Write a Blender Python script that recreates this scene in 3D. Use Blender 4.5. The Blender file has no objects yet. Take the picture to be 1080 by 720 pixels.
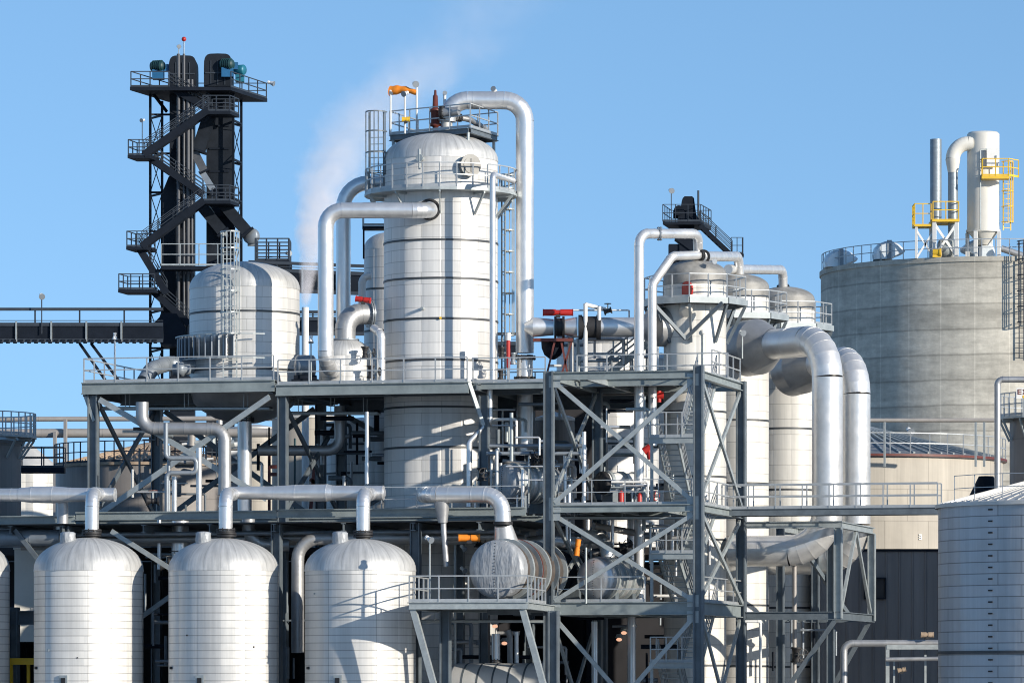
import bpy, math, random
from mathutils import Vector
random.seed(7)
R = math.radians
sc = bpy.context.scene
col = sc.collection
F, CX, HY, CZ = 5000.0, 540.0, 725.0, 6.0
V = Vector
def W(px, py, Y): return V(((px-CX)*Y/F, Y, CZ+(HY-py)*Y/F))
def S(p, Y): return p*Y/F
def Zat(py, Y): return CZ+(HY-py)*Y/F
TH = R(14)
U = V((math.cos(TH), -math.sin(TH), 0)); N_ = V((math.sin(TH), math.cos(TH), 0)); UP = V((0, 0, 1))

# ------------------------------------------------------------------ mesh builder
class MB:
    def __init__(s): s.v = []; s.f = []; s.sm = []
    def add(s, vs, fs, smooth=False):
        o = len(s.v); s.v += [tuple(x) for x in vs]
        for f in fs: s.f.append(tuple(i+o for i in f)); s.sm.append(smooth)
    def obox(s, c, ax, ay, az):
        c = V(c); vs = []
        for k in (-1, 1):
            for j in (-1, 1):
                for i in (-1, 1): vs.append(c+ax*(i*.5)+ay*(j*.5)+az*(k*.5))
        s.add(vs, [(0,2,3,1),(4,5,7,6),(0,1,5,4),(2,6,7,3),(0,4,6,2),(1,3,7,5)])
    def box(s, c, dx, dy, dz, u=None, n=None):
        u = u or V((1,0,0)); n = n or V((0,1,0)); s.obox(c, u*dx, n*dy, UP*dz)
    def beam(s, p, q, w, h, side=None):
        p, q = V(p), V(q); d = q-p
        if d.length < 1e-5: return
        dn = d.normalized(); sd = V(side) if side else dn.cross(UP)
        sd = sd-dn*sd.dot(dn)
        if sd.length < 1e-3: sd = dn.cross(V((0,1,0)))
        if sd.length < 1e-3: sd = V((1,0,0))
        sd.normalize(); up = dn.cross(sd)
        s.obox((p+q)/2, d, sd*w, up*h)
    def hbeam(s, p, q, h, b, hdir, t=.045):
        # I section: web plane holds hdir, two flanges at +-h/2 along hdir, flange breadth b
        p, q = V(p), V(q); dn = (q-p).normalized(); hd = V(hdir); hd = (hd-dn*hd.dot(dn)).normalized(); bd = dn.cross(hd)
        c = (p+q)/2; L = q-p
        s.obox(c, L, hd*(h-2*t), bd*t)
        for k in (-1, 1): s.obox(c+hd*(k*(h/2-t/2)), L, hd*t, bd*b)
    def ring(s, c, ax, r, n):
        ax = V(ax).normalized(); a = ax.cross(UP)
        if a.length < 1e-3: a = V((1,0,0))
        a.normalize(); b = ax.cross(a)
        return [V(c)+a*(r*math.cos(2*math.pi*i/n))+b*(r*math.sin(2*math.pi*i/n)) for i in range(n)]
    def cone(s, p, q, r0, r1, n=16, caps=True):
        p, q = V(p), V(q); ax = q-p
        A = s.ring(p, ax, r0, n); B = s.ring(q, ax, r1, n)
        s.add(A+B, [(i, (i+1) % n, n+(i+1) % n, n+i) for i in range(n)], True)
        if caps:
            if r0 > 1e-4: s.add(A, [tuple(range(n))[::-1]])
            if r1 > 1e-4: s.add(B, [tuple(range(n))])
    def cyl(s, p, q, r, n=12, caps=True): s.cone(p, q, r, r, n, caps)
    def lathe(s, c, prof, ax=UP, n=64, smooth=True):
        # prof: (r, t) along ax ; sharp where a profile entry is repeated
        c = V(c); ax = V(ax).normalized(); rings = []
        vs = []; fs = []
        for r, t in prof: vs += s.ring(c+ax*t, ax, max(r, 1e-4), n)
        for k in range(len(prof)-1):
            if prof[k] == prof[k+1]: continue
            for i in range(n): fs.append((k*n+i, k*n+(i+1) % n, (k+1)*n+(i+1) % n, (k+1)*n+i))
        s.add(vs, fs, smooth)
    def sphere(s, c, r, n=12, sx=1, sy=1, sz=1):
        vs = []; fs = []; m = n//2
        for j in range(m+1):
            a = math.pi*j/m
            for i in range(n):
                b = 2*math.pi*i/n
                vs.append(V(c)+V((sx*r*math.sin(a)*math.cos(b), sy*r*math.sin(a)*math.sin(b), sz*r*math.cos(a))))
        for j in range(m):
            for i in range(n): fs.append((j*n+i, (j+1)*n+i, (j+1)*n+(i+1) % n, j*n+(i+1) % n))
        s.add(vs, fs, True)
    def prism(s, poly, z0, z1):
        n = len(poly); vs = [V((p[0], p[1], z0)) for p in poly]+[V((p[0], p[1], z1)) for p in poly]
        s.add(vs, [tuple(range(n))[::-1], tuple(range(n, 2*n))]+[(i, (i+1) % n, n+(i+1) % n, n+i) for i in range(n)])
    def extr(s, poly, d):
        n = len(poly); vs = [V(p) for p in poly]+[V(p)+V(d) for p in poly]
        s.add(vs, [tuple(range(n))[::-1], tuple(range(n, 2*n))]+[(i, (i+1) % n, n+(i+1) % n, n+i) for i in range(n)])

WL = {}
def thing(name, label, cat, loc, group=None):
    o = bpy.data.objects.new(name, None); col.objects.link(o); o.empty_display_size = .3
    o.location = V(loc); o['label'] = label; o['category'] = cat
    if group: o['group'] = group
    WL[o.name] = V(loc); return o
def build(name, mb, mat, loc):
    me = bpy.data.meshes.new(name)
    me.from_pydata([(v[0]-loc[0], v[1]-loc[1], v[2]-loc[2]) for v in mb.v], [], mb.f)
    me.polygons.foreach_set('use_smooth', mb.sm); me.materials.append(mat); me.validate(); me.update()
    o = bpy.data.objects.new(name, me); col.objects.link(o); return o
def part(name, mb, mat, parent, label=None):
    loc = WL[parent.name]; o = build(name, mb, mat, loc); o.parent = parent; WL[o.name] = loc
    if label: o['label'] = label
    return o
def solo(name, mb, mat, label, cat, loc, group=None):
    o = build(name, mb, mat, V(loc)); o.location = V(loc); o['label'] = label; o['category'] = cat
    if group: o['group'] = group
    WL[o.name] = V(loc); return o
def struct(name, mb, mat):
    o = build(name, mb, mat, V((0,0,0))); o['kind'] = 'structure'; return o

# ------------------------------------------------------------------ materials
class NT:
    def __init__(s, name):
        s.m = bpy.data.materials.new(name); s.m.use_nodes = True; s.t = s.m.node_tree
        s.b = s.t.nodes['Principled BSDF']
    def n(s, typ, **kw):
        nd = s.t.nodes.new(typ)
        for k, v in kw.items(): setattr(nd, k, v)
        return nd
    def l(s, a, b): s.t.links.new(a, b)
    def put(s, sock, v):
        if isinstance(v, (int, float)): sock.default_value = v
        else: s.l(v, sock)
    def mth(s, op, a, b=0.0, c=0.0):
        nd = s.n('ShaderNodeMath', operation=op); s.put(nd.inputs[0], a); s.put(nd.inputs[1], b)
        if op in ('MULTIPLY_ADD', 'SMOOTH_MIN'): s.put(nd.inputs[2], c)
        return nd.outputs[0]
    def obj(s): return s.n('ShaderNodeTexCoord').outputs['Object']
    def noise(s, scale, detail=3, rough=.5, vec=None, sc=None):
        nd = s.n('ShaderNodeTexNoise'); nd.inputs['Scale'].default_value = scale; nd.inputs['Detail'].default_value = detail; nd.inputs['Roughness'].default_value = rough
        v = vec or s.obj()
        if sc:
            mp = s.n('ShaderNodeMapping'); mp.inputs['Scale'].default_value = sc; s.l(v, mp.inputs['Vector']); v = mp.outputs[0]
        s.l(v, nd.inputs['Vector']); return nd.outputs['Fac']
    def rng(s, v, a, b, c, d):
        nd = s.n('ShaderNodeMapRange'); s.put(nd.inputs[0], v)
        for i, x in enumerate((a, b, c, d)): nd.inputs[i+1].default_value = x
        return nd.outputs[0]
    def scalecol(s, rgb, fac):
        nd = s.n('ShaderNodeVectorMath', operation='SCALE'); nd.inputs[0].default_value = rgb; s.put(nd.inputs['Scale'], fac); return nd.outputs[0]
    def mix(s, f, a, b):
        nd = s.n('ShaderNodeMix', data_type='RGBA'); s.put(nd.inputs['Factor'], f)
        for sk, v in ((nd.inputs[6], a), (nd.inputs[7], b)):
            if isinstance(v, tuple): sk.default_value = v if len(v) == 4 else v+(1,)
            else: s.l(v, sk)
        return nd.outputs[2]
    def bump(s, h, st, dist=.05):
        nd = s.n('ShaderNodeBump'); nd.inputs['Strength'].default_value = st; nd.inputs['Distance'].default_value = dist; s.l(h, nd.inputs['Height']); s.l(nd.outputs[0], s.b.inputs['Normal'])
    def setp(s, metallic, rough):
        s.put(s.b.inputs['Metallic'], metallic); s.put(s.b.inputs['Roughness'], rough)

def paint(name, rgb, metallic=0, rough=.5, var=.15, scale=1.2, bump=0, spec=.5):
    m = NT(name); m.b.inputs['Specular IOR Level'].default_value = spec; n1 = m.noise(scale, 5, .65)
    m.l(m.scalecol(rgb, m.rng(n1, .3, .7, 1-var, 1+var)), m.b.inputs['Base Color'])
    m.setp(metallic, m.rng(n1, .3, .7, rough-.06, rough+.08))
    if bump: m.bump(m.noise(scale*4, 4), bump)
    return m.m
def cladding(name, rgb, h, npan, metallic=.3, rough=.46, line=.035, dark=.45, stag=.5, pv=.07, stain=.1, osc=.35, vdark=.72, tilt=.22):
    m = NT(name); oi = m.n('ShaderNodeObjectInfo'); rnd = m.mth('MULTIPLY', oi.outputs['Random'], 40.0)
    xyz = m.n('ShaderNodeSeparateXYZ'); o = m.obj(); m.l(o, xyz.inputs[0]); X, Y, Z = xyz.outputs
    ov = m.n('ShaderNodeVectorMath', operation='ADD'); m.l(o, ov.inputs[0]); cr = m.n('ShaderNodeCombineXYZ'); m.l(rnd, cr.inputs[0]); m.l(rnd, cr.inputs[2]); m.l(cr.outputs[0], ov.inputs[1]); ob = ov.outputs[0]
    a = m.mth('MULTIPLY_ADD', m.mth('ARCTAN2', X, Y), npan/(2*math.pi), m.mth('MULTIPLY', oi.outputs['Random'], 3.0))
    zr = m.mth('DIVIDE', Z, h); row = m.mth('FLOOR', zr); fz = m.mth('FRACT', zr)
    a2 = m.mth('ADD', a, m.mth('MULTIPLY', m.mth('MODULO', row, 2.0), stag)); fa = m.mth('FRACT', a2); ca = m.mth('FLOOR', a2)
    cv = m.n('ShaderNodeCombineXYZ'); m.l(row, cv.inputs[0]); m.l(ca, cv.inputs[1]); m.l(rnd, cv.inputs[2])
    wn = m.n('ShaderNodeTexWhiteNoise', noise_dimensions='3D'); m.l(cv.outputs[0], wn.inputs['Vector'])
    c2 = m.n('ShaderNodeCombineXYZ'); m.l(m.mth('FLOOR', m.mth('MULTIPLY', a, 2.0)), c2.inputs[1]); m.l(rnd, c2.inputs[2])
    wc = m.n('ShaderNodeTexWhiteNoise', noise_dimensions='3D'); m.l(c2.outputs[0], wc.inputs['Vector'])
    pan = m.mth('MULTIPLY', m.rng(wn.outputs['Value'], 0, 1, 1-pv, 1+pv*.4), m.rng(wc.outputs['Value'], 0, 1, 1-pv, 1+pv*.4))
    fine = m.noise(1.0, 5, .7, vec=ob, sc=(5.5, 5.5, .10))
    st = m.rng(m.noise(1.0, 4, .6, vec=ob, sc=(1.6, 1.6, .12)), .35, .7, 1.0, 1-stain)
    blot = m.rng(m.noise(.5, 4, .6, vec=ob), .3, .7, 1-stain*.7, 1.0)
    lz = m.rng(m.mth('ABSOLUTE', m.mth('SUBTRACT', fz, .5)), .5-line/h, .5-line/h*.5, 1, dark)
    la = m.rng(m.mth('ABSOLUTE', m.mth('SUBTRACT', fa, .5)), .5-.012, .5-.006, 1, vdark)
    f = m.mth('MULTIPLY', m.mth('MULTIPLY', pan, st), m.mth('MULTIPLY', m.mth('MULTIPLY', lz, la), blot))
    f = m.mth('MULTIPLY', f, m.rng(fine, .3, .7, .88, 1.05))
    m.l(m.scalecol(rgb, f), m.b.inputs['Base Color'])
    m.setp(metallic, m.mth('ADD', m.rng(wn.outputs['Value'], 0, 1, rough-.06, rough+.06), m.rng(fine, .3, .7, -.05, .05)))
    tg = m.n('ShaderNodeCombineXYZ'); w_ = m.rng(wc.outputs['Value'], 0, 1, -tilt, tilt); g = m.n('ShaderNodeNewGeometry')
    nx = m.n('ShaderNodeSeparateXYZ'); m.l(g.outputs['Normal'], nx.inputs[0]); m.l(m.mth('MULTIPLY', nx.outputs[1], m.mth('MULTIPLY', w_, -1.0)), tg.inputs[0]); m.l(m.mth('MULTIPLY', nx.outputs[0], w_), tg.inputs[1])
    na = m.n('ShaderNodeVectorMath', operation='ADD'); m.l(g.outputs['Normal'], na.inputs[0]); m.l(tg.outputs[0], na.inputs[1]); nn = m.n('ShaderNodeVectorMath', operation='NORMALIZE'); m.l(na.outputs[0], nn.inputs[0])
    h1 = m.mth('ADD', m.mth('MULTIPLY', m.noise(.9, 2, .5, vec=ob, sc=(1, 1, 1.6)), osc), m.mth('ADD', m.mth('MULTIPLY', lz, .04), m.mth('MULTIPLY', fine, .12)))
    bp = m.n('ShaderNodeBump'); bp.inputs['Strength'].default_value = .45; bp.inputs['Distance'].default_value = .12; m.l(h1, bp.inputs['Height']); m.l(nn.outputs[0], bp.inputs['Normal']); m.l(bp.outputs[0], m.b.inputs['Normal'])
    return m.m
def metal(name, rgb, rough=.3, var=.08, sc=(1,1,1), bump=.15, metallic=1.0):
    m = NT(name); n1 = m.noise(2.2, 4, .6, sc=sc)
    m.l(m.scalecol(rgb, m.rng(n1, .3, .7, 1-var, 1+var*.5)), m.b.inputs['Base Color'])
    m.setp(metallic, m.rng(m.noise(1.1, 3), .3, .7, rough-.05, rough+.1)); m.bump(m.noise(1.4, 3, .5, sc=sc), bump, .06)
    return m.m
M = {}
M['tower'] = cladding('tower_cladding', (.74,.73,.705), .52, 9, .16, .50, line=.022, dark=.66)
M['tank'] = cladding('tank_cladding', (.73,.72,.69), .315, 7, .22, .48, line=.024, dark=.58, stag=0, stain=.14)
M['vessel'] = cladding('vessel_cladding', (.74,.73,.705), .5, 11, .16, .50, line=.022, dark=.66)
M['column'] = cladding('column_cladding', (.74,.72,.665), .72, 5, .10, .54, line=.022, dark=.66)
M['silver'] = cladding('silver_tank_cladding', (.52,.54,.565), .458, 8, .32, .44, line=.026, dark=.45, stag=.25, stain=.16, osc=.5)
M['beige'] = cladding('beige_panels', (.52,.475,.40), 1.6, 20, 0, .65, line=.03, dark=.75, stain=.18, tilt=.02)
M['browngrey'] = cladding('brown_grey_panels', (.27,.25,.235), 2.2, 22, .1, .55, line=.03, dark=.75, stain=.2, tilt=.02)
def mk_dome():
    m = NT('dome_sheet'); xyz = m.n('ShaderNodeSeparateXYZ'); m.l(m.obj(), xyz.inputs[0]); X, Y, Z = xyz.outputs
    a = m.mth('ARCTAN2', X, Y); cv = m.n('ShaderNodeCombineXYZ'); m.l(m.mth('MULTIPLY', m.mth('SINE', a), 1.0), cv.inputs[0]); m.l(m.mth('COSINE', a), cv.inputs[1]); m.l(m.mth('MULTIPLY', Z, .06), cv.inputs[2])
    st = m.noise(14, 4, .6, vec=cv.outputs[0]); seam = m.rng(m.mth('ABSOLUTE', m.mth('SUBTRACT', m.mth('FRACT', m.mth('MULTIPLY', a, 20/(2*math.pi))), .5)), .47, .49, 1, .8)
    f = m.mth('MULTIPLY', m.mth('MULTIPLY', m.rng(st, .3, .7, .80, 1.12), seam), m.rng(m.noise(1.2, 4, .6), .3, .7, .88, 1.06))
    m.l(m.scalecol((.58,.58,.565), f), m.b.inputs['Base Color']); m.setp(.40, m.rng(st, .3, .7, .50, .62)); m.bump(st, .25, .06); return m.m
M['dome'] = mk_dome()
M['pipe'] = metal('aluminium_jacket', (.76,.76,.755), .34, .08, bump=.25, metallic=.72)
M['pipe_white'] = metal('bright_jacket', (.76,.755,.74), .36, .09, bump=.25, metallic=.65)
M['strap'] = paint('black_strap', (.06,.065,.07), .2, .5, .2)
M['riser'] = paint('dull_riser', (.075,.08,.09), .1, .5, .25)
M['duct'] = metal('duct_jacket', (.76,.75,.73), .37, .10, bump=.3, metallic=.62)
M['foil'] = metal('crinkled_foil', (.68,.69,.70), .36, .1, bump=.8, metallic=.6)
M['pipe_dull'] = metal('dull_jacket', (.40,.405,.41), .44, .14, bump=.25, metallic=.6)  # dull grey base, darkened to stand in for shade under the deck
M['pipe_grey'] = paint('grey_pipe_paint', (.24,.27,.30), .35, .42, .12)
M['pipe_tan'] = paint('tan_pipe_paint', (.32,.30,.28), .1, .5, .12)
M['steel'] = paint('blue_grey_steel', (.125,.15,.17), .15, .5, .25, 1.6)  # blue-grey steel, colour darkened to carry the shade on the webs
M['beamst'] = paint('light_blue_grey_steel', (.235,.27,.272), .15, .5, .2, 1.6)  # same steel, colour lightened for the sunlit beam faces
M['galv'] = paint('galvanised_steel', (.36,.395,.40), .35, .48, .15, 3)
M['rail'] = paint('galvanised_rail', (.40,.42,.43), .35, .45, .12, 3)
M['grating'] = paint('deck_grating', (.07,.08,.09), .3, .6, .2, 4)
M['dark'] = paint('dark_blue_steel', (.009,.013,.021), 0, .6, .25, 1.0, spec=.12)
M['dark2'] = paint('charcoal_trunking', (.012,.016,.023), 0, .55, .35, .8, spec=.18)
M['darkrail'] = paint('dark_rail', (.035,.045,.06), 0, .55, .15, spec=.25)
M['black'] = paint('black_rubber', (.018,.018,.02), 0, .6, .2)
M['wallp'] = None
M['red'] = paint('red_paint', (.42,.02,.015), 0, .45, .15)
M['maroon'] = paint('maroon_paint', (.12,.028,.02), 0, .5, .25, 4)
M['orange'] = paint('orange_cloth', (.85,.25,.015), 0, .6, .12, 6, .2)
M['yellow'] = paint('yellow_paint', (.72,.45,.03), 0, .5, .12)
M['blue'] = paint('blue_motor', (.02,.12,.26), .1, .4, .2)
M['teal'] = paint('teal_motor', (.015,.14,.20), .1, .4, .25)
M['white'] = paint('white_paint', (.70,.70,.68), 0, .5, .08)
M['cream'] = paint('cream_steel', (.66,.64,.58), 0, .5, .08, .8)
M['stack'] = metal('stainless_stack', (.27,.31,.34), .42, .15, (1,1,3), .2, .45)
M['hood'] = paint('translucent_hood', (.66,.71,.74), .1, .3, .12, .8)
M['rust'] = paint('rusty_steel', (.36,.27,.19), 0, .75, .4, 2)
M['green'] = paint('green_paint', (.010,.045,.05), 0, .5, .1)
M['lampw'] = paint('lamp_housing', (.72,.72,.70), 0, .4, .05)
M['roofm'] = metal('ribbed_roof_sheet', (.60,.585,.55), .5, .12, (1,1,1), .15, .3)
M['roofgrey'] = paint('grey_ribbed_roof', (.20,.21,.225), .2, .55, .2)
def mk_blanket():
    m = NT('insulation_blanket'); n1 = m.noise(3.0, 5, .6); n2 = m.noise(1.3, 3, .55, sc=(2.2,2.2,.7))
    m.l(m.scalecol((.34,.355,.37), m.rng(n1, .3, .7, .8, 1.15)), m.b.inputs['Base Color']); m.setp(.15, .5); m.bump(n2, .5, .22); return m.m
M['rustdark'] = paint('dark_rusty_shell', (.10,.082,.07), .2, .55, .4, 2)
M['blanket'] = mk_blanket()
def mk_wall():
    m = NT('dark_corrugated_wall'); xyz = m.n('ShaderNodeSeparateXYZ'); m.l(m.obj(), xyz.inputs[0])
    f = m.mth('FRACT', m.mth('DIVIDE', xyz.outputs[0], .62)); rib = m.rng(m.mth('ABSOLUTE', m.mth('SUBTRACT', f, .5)), .38, .46, 0, 1)
    pan = m.mth('FLOOR', m.mth('DIVIDE', xyz.outputs[0], .62*4)); wn = m.n('ShaderNodeTexWhiteNoise', noise_dimensions='1D'); m.l(pan, wn.inputs['W'])
    st = m.rng(m.noise(1, 4, .6, sc=(2, 2, .15)), .3, .7, .8, 1.15)
    m.l(m.scalecol((.17,.165,.165), m.mth('MULTIPLY', st, m.rng(wn.outputs['Value'], 0, 1, .88, 1.12))), m.b.inputs['Base Color']); m.setp(.1, .55); m.bump(rib, .6, .06); return m.m
M['wallp'] = mk_wall()
M['baywall'] = paint('sooty_bay_wall', (.030,.030,.034), 0, .7, .25, .6, spec=.2)  # near-black base stands in for the shade inside the bays
def mk_concrete():
    m = NT('silo_concrete'); xyz = m.n('ShaderNodeSeparateXYZ'); m.l(m.obj(), xyz.inputs[0]); X, Y, Z = xyz.outputs
    zw = m.mth('ADD', Z, m.rng(m.noise(.35, 3, .6, sc=(1,1,.5)), 0, 1, -.10, .10))
    zr = m.mth('DIVIDE', zw, 1.55); row = m.mth('FLOOR', zr); fz = m.mth('FRACT', zr)
    wn = m.n('ShaderNodeTexWhiteNoise', noise_dimensions='1D'); m.l(row, wn.inputs['W'])
    a = m.mth('FRACT', m.mth('MULTIPLY', m.mth('ARCTAN2', X, Y), 32/(2*math.pi)))
    lz = m.rng(m.mth('ABSOLUTE', m.mth('SUBTRACT', fz, .5)), .44, .50, 1, .62)
    la = m.rng(m.mth('ABSOLUTE', m.mth('SUBTRACT', a, .5)), .478, .49, 1, 1.22)
    hz = m.rng(m.noise(1, 6, .68, sc=(.35, .35, 1.6)), .36, .64, .76, 1.10)
    big = m.mth('MULTIPLY', m.rng(m.noise(.16, 5, .6, sc=(1, 1, 1.3)), .32, .68, .86, 1.08), m.rng(m.noise(2.1, 7, .75), .35, .65, .86, 1.08))
    drip = m.rng(m.noise(1, 4, .6, sc=(1.3, 1.3, .09)), .35, .75, 1.06, .86)
    f = m.mth('MULTIPLY', m.mth('MULTIPLY', m.mth('MULTIPLY', lz, la), m.mth('MULTIPLY', hz, big)), m.mth('MULTIPLY', drip, m.rng(wn.outputs['Value'], 0, 1, .9, 1.06)))
    m.l(m.scalecol((.55,.52,.445), f), m.b.inputs['Base Color']); m.setp(0, .85); m.bump(m.noise(1, 6, .65, sc=(.6,.6,2)), .35, .08); return m.m
M['concrete'] = mk_concrete()
M['dirty'] = paint('dirty_dome', (.27,.265,.25), .25, .6, .35, 1.5)
def mk_ground():
    m = NT('yard_concrete'); n1 = m.noise(.08, 6, .6); n2 = m.noise(1.5, 4, .6)
    m.l(m.scalecol((.35,.34,.315), m.mth('MULTIPLY', m.rng(n1, .3, .7, .75, 1.2), m.rng(n2, .3, .7, .9, 1.1))), m.b.inputs['Base Color']); m.setp(0, .85); return m.m
M['ground'] = mk_ground()

# ------------------------------------------------------------------ generic builders
def railing(parent, pts, h=1.07, sp=1.5, closed=False, mat=None, r=.024, kick=True, rails=(1.0, .52)):
    mat = mat or M['rail']; mb = MB(); pts = [V(p) for p in pts]; n = len(pts); segs = n if closed else n-1; posts = []
    for i in range(segs):
        p, q = pts[i], pts[(i+1) % n]
        for k in rails: mb.beam(p+UP*h*k, q+UP*h*k, 2*r, 2*r)
        if kick: mb.beam(p+UP*.07, q+UP*.07, .012, .12)
        L = (q-p).length; m = max(1, round(L/sp))
        for j in range(m): posts.append(p+(q-p)*(j/m))
    if True:
        posts = posts[1:]
        for p in ((pts[0], pts[-1]) if not closed else (pts[0],)): mb.beam(p, p+UP*h, 2.2*r, 2.2*r, U)
    rl = part('railing', mb, mat, parent)
    for p in posts:
        b = MB(); b.beam(p, p+UP*(h-.003), 2.2*r, 2.2*r, U); part('post', b, mat, rl)
    return rl
def arc_pts(c, r, a0, a1, n, z):
    return [V((c[0]+r*math.cos(R(a0+(a1-a0)*i/n)), c[1]+r*math.sin(R(a0+(a1-a0)*i/n)), z)) for i in range(n+1)]
def fillet(pts, br, seg=7):
    # returns list of ('s',p,q) straights and ('e',[pts]) elbows
    out = []; cur = V(pts[0])
    for i in range(1, len(pts)-1):
        a, b, c = V(pts[i-1]), V(pts[i]), V(pts[i+1]); d1 = (b-a).normalized(); d2 = (c-b).normalized(); ang = d1.angle(d2)
        if ang < .03: continue
        t = min(br*math.tan(ang/2), (b-a).length*.49 if i > 1 else (b-a).length*.98, (c-b).length*.49 if i < len(pts)-2 else (c-b).length*.98)
        rr = t/math.tan(ang/2); p0 = b-d1*t; p1 = b+d2*t
        ctr = b+(d2-d1).normalized()*(rr/math.cos(ang/2)); m = max(3, int(seg*ang/(math.pi/2)+.5)); e = []
        x = (p0-ctr).normalized(); y = d1
        for k in range(m+1):
            th = ang*k/m; e.append(ctr+x*(rr*math.cos(th))+y*(rr*math.sin(th)))
        if (p0-cur).length > 1e-3: out.append(('s', cur, p0))
        out.append(('e', e)); cur = p1
    out.append(('s', cur, V(pts[-1]))); return out
def tube_ring_mesh(mb, pts, r, n=20, gored=True):
    rings = []
    for i, p in enumerate(pts):
        d = (pts[min(i+1, len(pts)-1)]-pts[max(i-1, 0)]).normalized(); rings.append(mb.ring(p, d, r, n))
    # align successive rings
    for k in range(1, len(rings)):
        best = min(range(n), key=lambda s_: (rings[k][s_]-rings[k-1][0]).length); rings[k] = rings[k][best:]+rings[k][:best]
        if (rings[k][1]-rings[k-1][1]).length > (rings[k][-1]-rings[k-1][1]).length: rings[k] = [rings[k][0]]+rings[k][:0:-1]
    if gored:
        for k in range(len(rings)-1): mb.add(rings[k]+rings[k+1], [(i, (i+1) % n, n+(i+1) % n, n+i) for i in range(n)], True)
    else:
        vs = [v for r_ in rings for v in r_]; mb.add(vs, [(k*n+i, k*n+(i+1) % n, (k+1)*n+(i+1) % n, (k+1)*n+i) for k in range(len(rings)-1) for i in range(n)], True)
def pipe(label, pts, dpx, mat='pipe', bend=1.3, flanges=(), name='process_pipe', cat='pipe', group=None, band=1.1, n=20, fl_mat='black', caps=True, jit=True):
    """pts: (px,py,Y) ; dpx: diameter in photo pixels at the first point"""
    w = [W(*p) for p in pts]; r = S(dpx, pts[0][2])/2; mt = M[mat] if isinstance(mat, str) else mat
    return pipe_w(label, w, r, mt, bend, flanges, name, cat, group, band, n, fl_mat, caps)
def pipe_w(label, w, r, mt, bend=1.3, flanges=(), name='process_pipe', cat='pipe', group=None, band=1.1, n=20, fl_mat='black', caps=True):
    o = thing(name, label, cat, V(w[-1]) if w[-1].z < w[0].z else V(w[0]), group)
    for s in fillet(w, 2*r*bend):
        mb = MB()
        if s[0] == 's':
            p, q = s[1], s[2]; mb.cyl(p, q, r, n, caps); L = (q-p).length; d = (q-p).normalized()
            if band and L > band*.8:
                k = int(L/band); o0 = (L-k*band)/2
                for j in range(k+1):
                    c = p+d*(o0+j*band+random.uniform(-.08, .08)*band)
                    if 0.06 < (c-p).length < L-.06: mb.cone(c-d*.018, c+d*.018, r*1.006+.006, r*1.006+.006, n)
            part('pipe_run', mb, mt, o)
        else:
            tube_ring_mesh(mb, s[1], r*1.004, n)
            if r > .28:
                for k_ in range(1, len(s[1])-1):
                    dd = (s[1][k_+1]-s[1][k_-1]).normalized(); mb.cone(s[1][k_]-dd*.012, s[1][k_]+dd*.012, r*1.016, r*1.016, n)
            for c, d in ((s[1][0], s[1][1]-s[1][0]), (s[1][-1], s[1][-1]-s[1][-2])):
                d = d.normalized(); mb.cone(c-d*.02, c+d*.02, r*1.01+.008, r*1.01+.008, n)
            part('elbow', mb, mt, o)
    for f in flanges:   # (world point, direction) or index: 0 start, -1 end
        if f in (0, -1):
            c = w[f]; d = (w[1]-w[0]).normalized() if f == 0 else (w[-1]-w[-2]).normalized(); c = c+d*(.12 if f == 0 else -.12)
        else: c, d = f
        mb = MB(); d = V(d).normalized()
        for k in (-.09, .0): mb.cyl(c+d*k, c+d*(k+.06), r*1.32+.02, n)
        for i, b in enumerate(mb.ring(c, d, r*1.18+.02, 10)): mb.cyl(b-d*.13, b+d*.1, .02, 6)
        part('flange', mb, M[fl_mat], o)
    return o
def vessel(name, label, cat, px, Y, Rpx, ytop, ykn, z0, mat, bands=(), dome='dome', group=None, bandw=.09, domemat=None, n=72, cone=None, n_fin=0):
    r = S(Rpx, Y); c = W(px, 0, Y); zk = Zat(ykn, Y); zt = Zat(ytop, Y); base = V((c.x, c.y, z0)); o = thing(name, label, cat, base, group)
    mb = MB(); prof = [(r, 0), (r, zk-z0)]
    if cone: prof = [(r*.16, cone-z0), (r, 0), (r, 0), (r, zk-z0)]
    mb.lathe(base, prof, UP, n); part('shell', mb, M[mat], o)
    mb = MB(); h = zt-zk; rr = r*1.004
    if dome == 'dome':
        prof = [(rr*1.004, -.10), (rr*1.004, -.02)]
        k = 14
        for i in range(k+1):
            a = math.pi/2*i/k; p_ = 2.0
            prof.append((rr*max(0, math.cos(a))**(2/p_), h*max(0, math.sin(a))**(2/p_)))
    elif dome == 'cone':
        prof = [(rr*1.02, -.12), (rr*1.02, .02), (rr*1.02, .02), (r*.02, h)]
    prof = [(a, b+zk-z0) for a, b in prof]
    mb.lathe(base, prof, UP, n); rf = part('roof', mb, domemat or M['dome'], o)
    for y in bands:
        z = Zat(y, Y)-z0; mb = MB(); mb.lathe(base, [(r*1.002, z-bandw/2), (r*1.012, z-bandw/2), (r*1.012, z-bandw/2), (r*1.012, z+bandw/2), (r*1.012, z+bandw/2), (r*1.002, z+bandw/2)], UP, n); part('strap', mb, M['strap'], o)
    return o, V((c.x, c.y, 0)), r
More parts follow.
